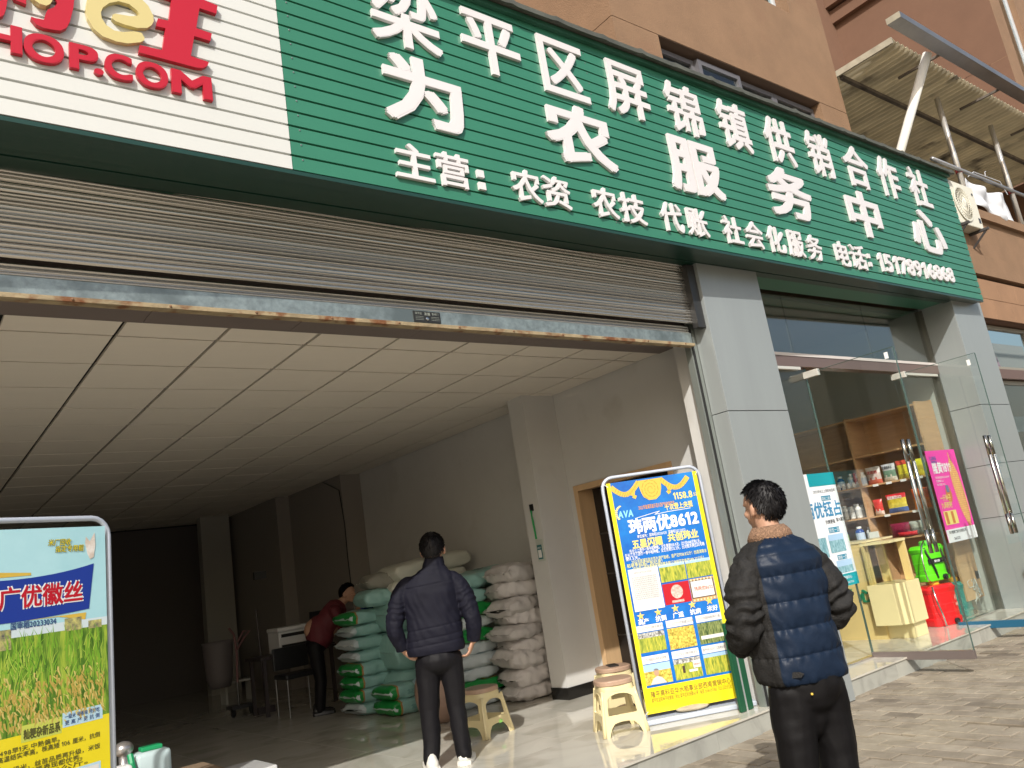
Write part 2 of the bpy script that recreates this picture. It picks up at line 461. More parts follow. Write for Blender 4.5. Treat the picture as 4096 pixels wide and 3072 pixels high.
# body, lip and soffit
MB().hexa([S(SX0, 0, -.035), S(SX1, 0, -.035), (SX1, 4.25, sZb(SX1)), (SX0, 4.25, sZb(SX0)), S(SX0, vtop(SX0)-.004, -.035), S(SX1, vtop(SX1)-.004, -.035), (SX1, 4.25, sZb(SX1)+1.6), (SX0, 4.25, sZb(SX0)+1.35)]).build('backing', GREEN, sign)
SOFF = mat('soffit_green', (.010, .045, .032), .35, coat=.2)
for (d0, y1f) in ((0, 0),):
    pass
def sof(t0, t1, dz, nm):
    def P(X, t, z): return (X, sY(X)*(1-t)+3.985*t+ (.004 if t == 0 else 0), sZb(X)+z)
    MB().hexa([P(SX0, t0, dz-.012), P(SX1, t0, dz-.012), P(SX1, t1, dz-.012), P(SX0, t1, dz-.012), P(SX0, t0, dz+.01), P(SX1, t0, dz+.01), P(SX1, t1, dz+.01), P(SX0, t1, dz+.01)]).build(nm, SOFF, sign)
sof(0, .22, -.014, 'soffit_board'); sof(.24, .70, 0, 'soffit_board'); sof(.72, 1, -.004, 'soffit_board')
# roofing edge: ribbed dark sheet on top
RUST = mat('roof_sheet', (.075, .078, .062), .6, var=.3, scale=6, bump=.2, bscale=20)
rf = MB(); nx = 220; rr = []
for i in range(nx+1):
    X = SX0+(SX1+.05-SX0)*i/nx; ph = (X*2.2) % 1
    h = .032*max(0, 1-abs(ph-.5)/.10) if abs(ph-.5) < .10 else 0
    y = sY(X); z = sZb(X)+sH(X)*vtop(X)
    rr.append([(X, y-.085, z-.012+.4*h+.006*nz((X, 0, 0), 3)), (X, y-.08, z+.030+.6*h), (X, y-.02, z+.062+.6*h), (X, y+.55, z+.14+h), (X, y+.55, z+.12), (X, y-.05, z-.003)])
rf.loft(rr, True).build('roof_edge', RUST, sign)
MB().prism([(0, 0), (.07, 0), (.07, .05), (0, .05)], lambda a, b: (SX0, sY(SX0)-.003-a*.5, sZb(SX0)+sH(SX0)*vtop(SX0)+b*.7-.036), lambda a, b: (SX1, sY(SX1)-.003-a*.5, sZb(SX1)+sH(SX1)*vtop(SX1)+b*.7-.036)).build('top_trim', mat('trim_green', (.02, .10, .06), .5), sign)
SCR = mat('screw_head', (.30, .33, .31), .4, metal=.8)
scr = MB()
for k in range(0, 20):
    for X in (1.75, 4.15, 6.55, 8.95, 10.6):
        v = k*.05+.036
        if v < vtop(X)-.01: q_ = Vector(S(X, v, .0015)); scr.lathe([(.005, -.001), (.005, .0012), (.002, .002)], q_, 8, Matrix.Rotation(pi/2, 3, 'X'))
so_ = scr.build('screws', SCR, sign, kind='stuff')
# letters
DEP = .022
def letter(ch, X0, X1, v0, v1, bold=.03, mats=None, dep=DEP):
    mb = MB()
    def T(u, v, k, si):
        X = X0+(X1-X0)*u
        return S(X, v0+(v1-v0)*v, .001+(dep-.001+.00015*si)*k)
    glyph_solid(mb, ch, T, bold)
    me = mb.build('letter', mats or LETTER, sign)
    return me
row1 = [('梁', 2.28, 2.79), ('平', 2.965, 3.465), ('区', 3.66, 4.11), ('屏', 4.315, 4.81), ('锦', 5.04, 5.50), ('镇', 5.745, 6.20), ('供', 6.46, 6.93), ('销', 7.205, 7.655), ('合', 7.90, 8.44), ('作', 8.66, 9.15), ('社', 9.42, 9.93)]
for ch, a, b in row1:
    c = (a+b)/2; v0 = .560+.0112*(c-3); v1 = .822+.0165*(c-3)
    if ch == '梁': v1 = .835
    letter(ch, a, b, v0, v1, .018)
for ch, a, b in [('为', 2.30, 2.89), ('农', 3.585, 4.275), ('服', 4.90, 5.59), ('务', 6.28, 7.03), ('中', 7.725, 8.42), ('心', 9.15, 10.0)]:
    c = (a+b)/2
    letter(ch, a, b, .255+.0035*(c-2.6), .525+.0105*(c-2.6), .030)
for ch, a, b in [('主', 2.32, 2.585), ('营', 2.61, 2.855), ('农', 3.19, 3.445), ('资', 3.46, 3.71), ('农', 3.925, 4.18), ('技', 4.21, 4.48), ('代', 4.66, 4.92), ('账', 4.975, 5.235), ('社', 5.44, 5.70), ('会', 5.755, 6.01), ('化', 6.08, 6.35), ('服', 6.41, 6.66), ('务', 6.72, 6.98), ('电', 7.235, 7.49), ('话', 7.52, 7.83)]:
    c = (a+b)/2
    letter(ch, a, b, .042, .172+.0045*(c-2.5), .016)
for x_, v_ in ((2.915, .055), (2.915, .103), (7.875, .075), (7.875, .128)):
    MB().hexa([S(x_, v_, .022), S(x_+.052, v_, .022), S(x_+.052, v_, .001), S(x_, v_, .001), S(x_, v_+.028, .022), S(x_+.052, v_+.028, .022), S(x_+.052, v_+.028, .001), S(x_, v_+.028, .001)]).build('letter', LETTER, sign)
xs = 8.06; wd = (9.95-8.06)/11
for i, ch in enumerate('15178916868'):
    a = xs+i*wd; k = .22 if ch == '1' else .02
    letter(ch, a+wd*(k+.02), a+wd*(.95-k), .060+.0025*i, .182+.0012*i, .018 if ch == '1' else .024)
# red and cream logo on the white part
for ch, a, b, v0, v1 in [('H', .30, .475, .165, .242), ('O', .478, .635, .158, .238), ('P', .655, .775, .162, .236), ('.', .755, .795, .160, .178), ('C', .80, .92, .16, .236), ('O', .935, 1.08, .158, .236), ('M', 1.095, 1.29, .160, .234), ('S', .12, .27, .16, .24), ('E', -.05, .10, .16, .24)]:
    letter(ch, a, b, v0, v1, .034 if ch != '.' else .0, RED, .022)
def invS(x, y):
    d = rv*(x-2048)-uv_*(y-1536)+fv*3243.2
    c = 3.54-.0235*.4; k = c/(d.y-.0235*d.x); P = d*k
    X = P.x; return X, (P.z+CAMZ-sZb(X))/sH(X)
def traced(name, pts, m, dep=.026, s=.4521):
    """outline measured on the sign face (metres along, fraction up), cut as a thick plate"""
    uvp = [invS(x*s, y*s) for x, y in pts]
    mb = MB(); n = len(uvp)
    import mathutils
    tri = mathutils.geometry.tessellate_polygon([[Vector((a, b*1.7, 0)) for a, b in uvp]])
    fr = [S(a, b, dep) for a, b in uvp]; bk = [S(a, b, .001) for a, b in uvp]
    mb.add(fr+bk, [tuple(t) for t in tri]+[(i, (i+1) % n, n+(i+1) % n, n+i) for i in range(n)])
    return mb.build(name, m, sign)
traced('letter', [(1370,-95),(1480,-60),(1500,-120),(1760,-90),(1770,20),(1910,75),(1900,148),(1752,98),(1722,275),(1860,322),(1848,388),(1705,345),(1675,522),(1835,575),(1820,608),(1780,628),(1720,622),(1218,490),(1225,425),(1425,470),(1452,278),(1370,258),(1385,190),(1482,212),(1505,20),(1370,-20)], RED)
epts_o = [(1268,362),(1262,385),(1230,402),(1120,412),(1020,395),(900,350),(820,285),(765,190),(748,110),(760,30),(800,-30),(870,-75),(1000,-95),(1120,-60),(1220,0),(1300,80),(1345,170),(1348,215),(1330,250),(1290,275),(1200,275),(1090,245),(1010,215),(982,190),(985,160),(1010,150),(1060,158),(1140,172),(1200,170),(1222,155),(1200,120),(1130,65),(1040,40),(960,55),(900,95),(882,140),(890,190),(930,250),(1000,298),(1080,312),(1180,305),(1240,318)]
traced('letter', epts_o, CREAM)
traced('letter', [(400,-140),(640,-120),(650,0),(640,100),(610,220),(580,275),(530,300),(480,296),(380,278),(310,245),(265,190),(268,178),(300,190),(380,205),(400,140),(415,115),(470,95),(498,60),(480,5),(400,-60)], RED)
traced('letter', [(230,-60),(400,-80),(450,-10),(455,40),(435,75),(400,92),(340,75),(290,40),(260,0)], CREAM, .035)
traced('letter', [(-60,60),(-60,175),(0,178),(25,165),(45,120),(75,-60),(-30,-60)], RED)
traced('letter', [(90,-40),(115,25),(225,70),(222,0),(215,-50)], RED)

# ------------------------------------------------------------------ upper building
bld = empty('apartment_building', (8, 5, 0), label='brown rendered apartment building with projecting bays above the shops', cat='building')
def bpart(name, m, fn, **k):
    mb = MB(); fn(mb); return mb.build(name, m, bld, **k)
JT = mat('render_joint', (.14, .09, .065), .9)
# projecting bay behind the sign, with a ribbon window opening
BX0, BX1, BY = 5.42, 9.61, 4.30
bpart('bay_wall', BROWN, lambda b: (b.box(BX0, 6.07, BY, 6.2, 3.9, 6.325), b.box(8.99, BX1, BY, 7.2, 3.9, 6.325), b.box(6.07, 8.99, BY, 4.65, 3.9, 5.35),
      b.box(BX0, 8.25, BY, 6.2, 6.333, 12), b.box(8.84, BX1, BY, 7.2, 6.333, 12), b.box(8.25, 8.84, BY, 6.2, 6.333, 7.53)))
bpart('joint', JT, lambda b: b.box(BX0+.006, BX1-.006, BY+.006, 7, 6.325, 6.333))
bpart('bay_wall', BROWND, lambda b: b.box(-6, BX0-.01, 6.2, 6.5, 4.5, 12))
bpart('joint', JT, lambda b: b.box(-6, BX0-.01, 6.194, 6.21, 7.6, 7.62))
bpart('dark_room_sheet', mat('room_shade', (.02, .02, .022), .9), lambda b: b.box(6.0, 9.0, 5.0, 5.05, 4.9, 6.4))  # near-black sheet standing in for the shade of the room behind
FR = mat('window_frame_grey', (.13, .125, .135), .4)
WG = glass('window_glass', (.82, .87, .88), 1.0)
def window(x0, x1, z0, z1, y, divs, parent, fr=.05, m=FR, opened=()):
    xs_ = [x0]+divs+[x1]
    for i in range(len(xs_)-1):
        a, b = xs_[i], xs_[i+1]
        yy = y-(.05 if i in opened else 0)
        f = MB()
        f.box(a, a+fr, yy, yy+.06, z0, z1); f.box(b-fr, b-.002, yy, yy+.06, z0, z1)
        f.box(a+fr, b-fr, yy+.002, yy+.058, z0, z0+fr); f.box(a+fr, b-fr, yy+.002, yy+.058, z1-fr, z1)
        fo = f.build('window_frame', m, parent)
        p = MB().box(a+fr-.005, b-fr+.005, yy+.025, yy+.031, z0+fr-.005, z1-fr+.005).build('pane', WG, parent)
        p.parent = fo
window(6.075, 8.985, 5.36, 6.285, 4.40, [6.72, 7.45, 8.15], bld, .055, opened=(1,))
window(8.25, 8.84, 7.54, 9.0, 4.45, [], bld, .05, mat('window_frame_white', (.5, .52, .54), .4))
bpart('curtain', mat('pale_curtain', (.45, .5, .52), .8, var=.1, scale=6), lambda b: (b.box(8.28, 8.8, 4.6, 4.61, 7.5, 9), b.box(6.8, 7.4, 4.56, 4.57, 5.4, 6.25)))
# second bay further on: a left-facing side wall in the shade-darkened brown, front lighter
X2 = 16.68
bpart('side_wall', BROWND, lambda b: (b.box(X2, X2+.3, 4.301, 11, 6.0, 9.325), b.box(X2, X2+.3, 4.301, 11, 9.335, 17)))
bpart('joint', JT, lambda b: b.box(X2+.006, X2+.2, 4.31, 10.9, 9.325, 9.335))
bpart('front_wall', BROWN, lambda b: (b.box(X2+.001, 17.25, 4.30, 4.6, 6, 17), b.box(17.25, 22, 4.30, 4.6, 6.0, 8.9), b.box(18.2, 22, 4.30, 4.6, 8.905, 17)))
window(17.25, 19.4, 9.0, 12.2, 4.4, [18.2], bld, .07, mat('window_frame_white', (.5, .52, .54), .4))
bpart('ledge', BROWND, lambda b: (b.box(X2-.25, X2-.002, 5.2, 11, 12.35, 12.7), b.box(X2-.12, X2-.002, 5.2, 11, 12.0, 12.3)))
bpart('rear_wall', BROWND, lambda b: b.box(9.4, X2, 7.2, 7.5, 3.5, 17))
# beam over shutter and glass
bpart('beam', mat('beam_brown', (.12, .065, .045), .85), lambda b: (b.hexa([(-3.4, 3.99, sZb(-3)+.02), (10.9, 3.99, sZb(10.9)+.0), (10.9, 4.25, sZb(10.9)+.0), (-3.4, 4.25, sZb(-3)+.02), (-3.4, 3.99, 3.95), (10.9, 3.99, 3.95), (10.9, 4.25, 3.95), (-3.4, 4.25, 3.95)]),
      b.box(5.3, 11, 4.26, 4.5, 3.74, 3.95)))
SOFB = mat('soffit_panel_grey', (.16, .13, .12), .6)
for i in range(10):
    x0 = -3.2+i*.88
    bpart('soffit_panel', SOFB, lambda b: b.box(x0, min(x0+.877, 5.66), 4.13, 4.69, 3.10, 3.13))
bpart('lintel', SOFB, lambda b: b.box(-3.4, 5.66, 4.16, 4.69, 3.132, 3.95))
# neighbour shop front
bpart('parapet', BROWN, lambda b: (b.box(10.9, 22, 3.90, 4.05, 5.05, 5.18), b.box(10.9, 22, 3.96, 4.12, 4.19, 5.049)))
bpart('wall_band', BROWN, lambda b: (b.box(10.88, 22, 3.93, 3.958, 4.19, 4.48),))
zz = 3.585
for r_ in range(2):
    z0 = 3.585+r_*.275; xo = 10.88-(.35 if r_ else 0)
    x = xo
    while x < 17:
        bpart('wall_tile', BROWNT, lambda b: b.box(max(x, 10.88), x+.597, 3.955-.0, 3.975, z0, z0+.270), bevel=.003); x += .6
bpart('wall_core', BROWND, lambda b: (b.box(10.88, 22, 3.977, 4.3, 3.58, 4.15), b.box(10.88, 22, 4.05, 4.3, 4.15, 5.0)))
wm = mat('window_frame_tan', (.30, .27, .22), .4, metal=.2)
window(10.9, 14.4, 2.94, 3.56, 4.10, [12.72], bld, .05, wm)
bpart('transom', mat('brown_metal', (.20, .125, .105), .4, metal=.4), lambda b: b.box(10.88, 16, 4.04, 4.2, 2.81, 2.935))
window(10.9, 14.4, .35, 2.80, 4.10, [12.4], bld, .05, wm)
bpart('low_wall', MARG, lambda b: b.box(10.88, 22, 4.05, 4.3, 0, .35))
bpart('room_wall', mat('room_wall', (.42, .40, .36), .9), lambda b: (b.box(10.9, 17, 5.6, 5.65, 0, 4), b.box(10.88, 10.93, 4.32, 5.6, 0, 3.9)))
bpart('window_blind', mat('pale_sheet', (.55, .57, .58), .8), lambda b: b.box(11.0, 13.5, 4.55, 4.56, 2.2, 2.42))

# ------------------------------------------------------------------ walls of the shops
def wallobj(name, fn, m=WALLW, lab=None, cat='wall'):
    mb = MB(); fn(mb); o = mb.build(name, m); 
    return tag(own(o), lab, cat)
XW = 5.658
iw = empty('interior_wall', (XW, 7, .14), label='white plastered right side wall of the open shop with a black skirting', cat='wall')
MB().box(XW, XW+.24, 4.33, 4.86, .13, 3.4).box(XW, XW+.24, 6.18, 10.78, .13, 3.4).box(XW, XW+.24, 4.86, 6.18, 2.135, 3.4).build('plaster', WALLW, iw)
MB().box(5.34, XW+.24, 10.782, 12.7, .13, 3.4).box(5.12, XW+.24, 12.701, 16.4, .13, 3.4).build('rear_plaster', mat('baked_shade_plaster', (.26, .235, .21), .9), iw)  # wall plaster coloured darker to stand in for shade deep inside
MB().box(5.36, XW+.24, 4.115, 4.33, .14, 3.4).build('jamb', WALLW, iw)
SK = mat('black_skirting', (.012, .011, .010), .15)
MB().box(XW-.012, XW-.001, 4.335, 4.84, .141, .25).box(XW-.012, XW-.001, 6.2, 6.265, .141, .25).box(XW-.012, XW-.001, 6.53, 10.77, .141, .25).build('skirting', SK, iw)
colm = empty('wall_column', (5.4, 6.4, .14), label='white square column projecting from the side wall beside the sack stack', cat='column')
MB().box(5.225, XW-.002, 6.275, 6.515, .14, 3.13).build('plaster', WALLW, colm)
MB().box(5.211, 5.2235, 6.262, 6.515, .141, .25).box(5.2235, XW-.013, 6.262, 6.2735, .141, .25).build('skirting', SK, colm)
wallobj('back_wall', lambda b: b.box(-3.4, 5.12, 16.2, 16.4, .13, 3.4), lab='dim far back wall of the open shop', m=mat('baked_dim_plaster', (.13, .115, .11), .9))  # darkness of the deep interior is put into this plaster colour
wallobj('left_wall', lambda b: b.box(-3.4, -3.2, 4.16, 16.2, .13, 3.4), lab='unlit left side wall deep in the open shop', m=mat('baked_dim_plaster', (.07, .06, .055), .9))  # shares the back wall's plaster, darkened for the deep interior
wallobj('partition_wall', lambda b: b.box(4.5, 5.0, 14.6, 14.8, .13, 3.2), lab='short pale partition wall deep in the dark shop', m=mat('grey_partition', (.32, .31, .28), .9))
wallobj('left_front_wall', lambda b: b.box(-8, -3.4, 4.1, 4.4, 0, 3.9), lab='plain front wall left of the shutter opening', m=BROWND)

# ceiling of tiles
ceil = MB().box(-3.2, XW+.1, 4.69, 16.4, 3.16, 3.24).build('ceiling', CEILG); tag(ceil, kind='structure')
def cxi(k): return 1.122+.602*k
tmesh = {}
k0 = -7
for k in range(k0, 8):
    for j in range(0, 19):
        x0 = cxi(k); x1 = min(cxi(k+1), XW); y0 = 5.015+.592*(j-1) if j else 4.70; y1 = 5.015+.592*j
        if x1-x0 < .05: continue
        key = (round(x1-x0, 3), round(y1-y0, 3))
        if key not in tmesh:
            b = MB(); g = .0120; h = .0110
            b.box(g, x1-x0-g, h, y1-y0-h, 0, .02)
            o = b.build('ceiling_tile', CEIL, ceil, local=True); tmesh[key] = o
        else:
            o = tmesh[key].copy(); COL.objects.link(o)
        o.location = (x0, y0, 3.125+random.uniform(-.0015, .0015))

# ------------------------------------------------------------------ pillars
def pillar(x0, x1, y0, y1, ztop, label, joints):
    t = empty('clad_pillar', ((x0+x1)/2, (y0+y1)/2, 0), label=label, cat='pillar', group='grey clad pillars')
    MB().box(x0+.012, x1-.012, y0+.012, y1, 0, ztop).build('core', CEILG, t)
    zs = [0]+joints+[ztop]
    for a, b in zip(zs, zs[1:]):
        MB().box(x0, x1, y0, y0+.011, a+.003, b-.003).build('cladding_panel', PILL, t, bevel=.002)
        MB().box(x0, x0+.011, y0+.0115, y1, a+.003, b-.003).build('cladding_panel', PILL, t, bevel=.002)
        MB().box(x1-.011, x1, y0+.0115, y1, a+.003, b-.003).build('cladding_panel', PILL, t, bevel=.002)
    return t
pillar(5.335, 6.167, 3.9, 4.06, 3.75, 'grey metal clad pillar between the shutter and the glass doors', [1.15, 2.37])
pillar(10.06, 10.88, 3.9, 4.33, 3.86, 'grey metal clad pillar at the right end of the green sign', [1.15, 1.74, 2.43])
wallobj('party_wall', lambda b: b.box(5.92, 6.165, 4.07, 9.4, .0, 3.8), lab='party wall between the open shop and the glass fronted shop')

# ------------------------------------------------------------------ rolling shutter
sh = empty('rolling_shutter', (2, 4.05, 2.94), label='half raised corrugated steel roller shutter over the open shop', cat='shutter')
SHM = mat('shutter_steel', (.64, .62, .58), .27, metal=.92, var=.14, scale=.6, stretch=(.3, 30, 30), bump=.05, bscale=3)
def slat(z, y, h, bulge, m=SHM):
    prof = []
    for i in range(7):
        a = i/6
        prof.append((y-bulge*sin(pi*a)**.7, z+h*a*.94))
    prof += [(y+.004, z+h*.97), (y+.004, z)]
    MB().prism(prof, lambda a, b: (-3.15, a, b), lambda a, b: (5.235, a, b)).build('slat', m, sh, smooth=False)
z = 3.125; k = 0
while z < 3.66:
    hh_ = .0235*random.uniform(.82, 1.18); slat(z, 3.985+random.uniform(-.005, .005), hh_, random.uniform(.006, .014)); z += hh_; k += 1
for i in range(3): slat(3.055+i*.0235, 4.045, .0235, .010)
GALV = mat('galvanised_steel', (.30, .345, .335), .34, metal=.6, var=.28, scale=22, dirt=((.17, .20, .195), 3, .50))
RUSTY = mat('rusty_paint', (.30, .235, .14), .8, var=.3, scale=14, stretch=(.5, 1, 1), dirt=((.16, .06, .02), 9, .50), bump=.5, bscale=60)
MB().box(-3.15, 5.235, 4.02, 4.06, 2.965, 3.054).build('bottom_bar', GALV, sh, bevel=.003)
MB().box(-3.15, 5.24, 4.005, 4.065, 2.940, 2.964).build('bottom_rail', RUSTY, sh, bevel=.002)
for i in range(14):
    x = -.6+i*.44
    MB().lathe([(.006, 0), (.006, .004), (.001, .006)], (x, 4.004, 2.952), 8, Matrix.Rotation(pi/2, 3, 'X')).build('rivet', mat('rusty_rivet', (.2, .1, .05), .7), sh)
np_ = MB().box(2.595, 2.79, 4.014, 4.0195, 2.972, 3.045).build('nameplate', mat('black_plate', (.02, .02, .018), .4), sh)
tp = MB(); PP = lambda u, v, d: (2.595+u, 4.0135-d, 2.972+v)
text_flat(tp, '梁平区', .01, .050, .017, PP); text_flat(tp, '友诚', .078, .047, .021, PP, .02); text_flat(tp, '卷闸门', .132, .050, .017, PP)
for r_ in range(3):
    tp.add([PP(.012, .016+.01*r_, 0), PP(.07, .016+.01*r_, 0), PP(.07, .0175+.01*r_, 0), PP(.012, .0175+.01*r_, 0)], [(0, 1, 2, 3)])
    tp.add([PP(.125, .016+.01*r_, 0), PP(.185, .016+.01*r_, 0), PP(.185, .0175+.01*r_, 0), PP(.125, .0175+.01*r_, 0)], [(0, 1, 2, 3)])
o = tp.build('print', mat('plate_print', (.30, .32, .28), .5), sh)
o = MB().lathe([(.011, 0), (.011, .004), (.004, .006)], (2.69, 4.013, 2.995), 14, Matrix.Rotation(pi/2, 3, 'X')).build('lock', STEEL, sh)
# rails
MB().box(5.236, 5.332, 3.93, 3.985, 3.08, 3.62).build('guide_rail', DARKM, sh)
MB().box(5.245, 5.30, 4.062, 4.12, .14, 3.1).box(5.30, 5.334, 4.062, 4.09, .14, 3.3).build('guide_rail', mat('rail_metal', (.30, .33, .31), .4, metal=.6), sh)
MB().box(5.262, 5.285, 4.055, 4.0615, .14, 3.1).build('rail_slot', BLACK, sh)

# ------------------------------------------------------------------ glass front of the second shop
gf = empty('glass_shopfront', (8.1, 4.3, .14), label='glass shop front with transom panes and brown header beside the grey pillar', cat='shop window')
HDR = mat('header_metal', (.20, .14, .125), .35, metal=.35)
GY = 4.30
MB().box(6.168, 10.058, GY-.05, GY+.05, 2.895, 3.02).build('header', HDR, gf, bevel=.003)
MB().box(6.168, 10.058, GY-.057, GY-.051, 3.0, 3.03).build('header_trim', mat('trim_pale', (.6, .55, .52), .4), gf)
for a, b in ((6.17, 7.12), (7.125, 8.66), (8.665, 10.055)):
    p = MB().box(a, b, GY-.006, GY+.006, 3.022, 3.74).build('transom_pane', glass('film_glass', (.66, .72, .72), .95, 2.6), gf)
for a, b in ((6.17, 7.235), (9.16, 10.055)):
    MB().box(a, b, GY-.006, GY+.006, .155, 2.893).build('side_pane', GLASS, gf)
for x in (7.237, 9.155):
    MB().box(x, x+.012, GY-.008, GY+.008, .15, 2.89).build('pane_edge', GEDGE, gf)
for a_, b_ in ((10.03, 10.058), (6.168, 6.19)): MB().box(a_, b_, GY-.045, GY+.04, .15, 3.7).build('side_channel', mat('smoky_metal', (.16, .16, .14), .3, metal=.7), gf)
for a_, b_ in ((6.17, 7.24), (9.15, 10.05)): MB().box(a_, b_, GY-.03, GY+.03, .141, .156).build('threshold', STEEL, gf)
WPL = mat('pale_fitting', (.68, .66, .60), .3, metal=.3)
def door_leaf(X, yh, yo, z0, z1, label, rail_m):
    t = empty('glass_door', (X, yh, z0), label=label, cat='door', group='open glass doors')
    MB().box(X-.006, X+.006, yo, yh, z0+.06, z1).build('pane', GLASS, t)
    MB().box(X-.0065, X+.0065, yo-.006, yo-.0005, z0+.06, z1).build('pane_edge', GEDGE, t)
    MB().box(X-.006, X+.006, yo, yh, z1+.0005, z1+.005).build('pane_edge', GEDGE, t)
    MB().box(X-.02, X+.02, yo-.004, yh-.002, z0-.01, z0+.06).build('bottom_rail', rail_m, t, bevel=.002)
    MB().box(X-.022, X+.022, yh-.14, yh+.02, z1-.045, z1+.02).build('top_hinge', WPL, t, bevel=.002)
    for sx in (-1, 1):
        hd = MB(); hx = X+sx*.052; yc = yo+.11
        hd.tube([(hx, yc, 1.0), (hx, yc, 2.0)], .017, 14)
        h = hd.build('handle', STEEL, t, smooth=True)
        hm = MB(); [hm.tube([(hx, yc, zz_), (X+sx*.006, yc, zz_)], .008, 8) for zz_ in (1.15, 1.86)]
        q = hm.build('handle_mount', STEEL, t); q.parent = h
        for zz_ in (1.0, 1.80):
            q = MB().tube([(hx, yc, zz_+.001), (hx, yc, zz_+.20 if zz_ > 1.5 else zz_+.2)], .0176, 14).build('reflection_band', mat('dark_reflection_chrome', (.42, .40, .36), .2, metal=1), t, smooth=True); q.parent = h  # darker sleeves imitate the dark reflections at both ends of the handle
    return t
RL1 = mat('rail_brown_metal', (.23, .19, .18), .3, metal=.5)
RL2 = mat('rail_blue_film', (.02, .12, .22), .35, metal=.2)
door_leaf(7.22, 4.285, 3.385, .125, 2.83, 'open glass door nearer the camera with a brown bottom rail', RL1)
door_leaf(8.97, 4.285, 3.40, .11, 2.85, 'open glass door beside the far pillar with a blue bottom rail', RL2)
for (X, y) in ((7.213, 3.44), (8.963, 3.46)):
    o = MB().box(X-.002, X-.0005, y, y+.035, 2.74, 2.80).build('sticker', mat('white_sticker', (.8, .8, .78), .5)); own(o)
    tag(o, 'small white sticker at the top of the %s glass door' % ('nearer' if X < 8 else 'farther'), 'sticker')
for a_, b_ in ((6.25, 7.1), (9.2, 10.0)): MB().box(a_, b_, GY-.05, GY-.01, 2.865, 2.893).build('door_closer', WPL, gf)

# shop B interior
wallobj('side_shop_back_wall', lambda b: b.box(6.165, 10.4, 9.2, 9.4, .13, 3.8), lab='plain back wall behind the wooden shelves', m=WALLW)
wallobj('side_shop_right_wall', lambda b: b.box(10.07, 10.3, 4.34, 9.2, .13, 3.8), lab='pale side wall right of the sprayers', m=mat('grey_plaster', (.42, .43, .40), .8))
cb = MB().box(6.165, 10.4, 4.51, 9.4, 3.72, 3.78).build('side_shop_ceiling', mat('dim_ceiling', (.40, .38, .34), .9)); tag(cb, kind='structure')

# shelves
shf = empty('display_shelf', (9.8, 5.5, .14), label='light oak wall shelf stocked with seed bags and bottles behind the glass', cat='shelf')
SXF = 9.60
MB().box(10.0, 10.03, 4.42, 8.4, .3, 2.62).build('back_panel', OAK, shf)
for yv in (4.42, 5.32, 6.55, 7.8):
    MB().box(SXF, 10.0, yv, yv+.025, .3, 2.6).build('upright', OAK, shf)
for (ya, yb) in ((4.446, 5.319), (5.346, 6.549), (6.576, 7.799)):
    for zs_ in (1.08, 1.37, 1.745, 2.11, 2.58):
        MB().box(SXF+.002, 9.999, ya, yb, zs_-.02, zs_).build('shelf_board', OAK, shf)
# display counter with glass top half
ct = empty('display_counter', (8.3, 5.0, .14), label='yellow wooden sales counter with a glazed upper case and green characters', cat='counter')
MB().box(8.2, 8.235, 4.66, 8.0, .14, 1.12).build('front_panel', YPANEL, ct)
MB().box(8.19, 8.75, 4.64, 8.0, 1.121, 1.14).build('counter_top', mat('counter_top', (.72, .60, .36), .3), ct)
MB().box(8.24, 8.50, 4.38, 4.745, .14, .285).build('plinth', YBLOCK, ct, bevel=.003)
poly = [(8.10, 4.66), (8.10, 4.25), (8.22, 4.13), (8.95, 4.13), (8.95, 4.66)]
# keep it inside the glass line
poly = [(8.10, 4.70), (8.10, 4.43), (8.20, 4.345), (8.50, 4.345), (8.56, 4.40), (8.56, 4.70)]
MB().prism(poly, lambda a, b: (a, b, .286), lambda a, b: (a, b, .69)).build('base_block', YBLOCK, ct, bevel=.003)
MB().box(8.14, 8.46, 4.36, 4.69, 1.09, 1.115).build('case_top', YBLOCK, ct)
MB().box(8.42, 8.455, 4.365, 4.44, .692, 1.09).box(8.42, 8.455, 4.60, 4.68, .692, 1.09).box(8.14, 8.165, 4.66, 4.685, .692, 1.09).build('case_post', YPANEL, ct)
MB().box(8.115, 8.121, 4.40, 4.685, .692, 1.088).build('case_pane', glass('case_glass', (.93, .95, .92)), ct)
GLT = mat('counter_green', (.01, .22, .10), .4)
def panel_char(ch, y1, y0, z0, z1):
    mb = MB(); glyph_solid(mb, ch, lambda u, v, k, si: (8.199-(.018+.0001*si)*k, y1+(y0-y1)*u, z0+(z1-z0)*v), .035)
    mb.build('letter', GLT, ct)
panel_char('中', 5.10, 4.93, .56, .69); panel_char('心', 4.87, 4.705, .52, .65); panel_char('务', 5.36, 5.19, .58, .71)

# posters
def poster(P0, D, W, H, name, label, base_m, thick=.002, parent=None):
    """returns thing and surface map; u from left 0..W, v from bottom 0..H, d out of the sheet"""
    P0 = Vector(P0); D = Vector(D).normalized(); Nn = Vector((D.y, -D.x, 0))
    def P(u, v, d): return P0+D*u+Vector((0, 0, v))+Nn*d
    t = parent or empty(name, tuple(P0+D*W/2), label=label, cat='poster')
    b = MB(); b.hexa([P(0, 0, 0), P(W, 0, 0), P(W, 0, -thick), P(0, 0, -thick), P(0, H, 0), P(W, H, 0), P(W, H, -thick), P(0, H, -thick)])
    b.build('sheet', base_m, t)
    return t, P
def quad(mb, P, u0, u1, v0, v1, d): mb.add([P(u0, v0, d), P(u1, v0, d), P(u1, v1, d), P(u0, v1, d)], [(0, 1, 2, 3)])
INKW = mat('ink_white', (.82, .82, .82), .4); INKB = mat('ink_black', (.03, .03, .04), .5); INKG = mat('ink_gold', (.66, .45, .07), .35)
INKT = mat('ink_teal', (.0, .30, .33), .4); INKBL = mat('ink_blue', (.03, .22, .42), .4)
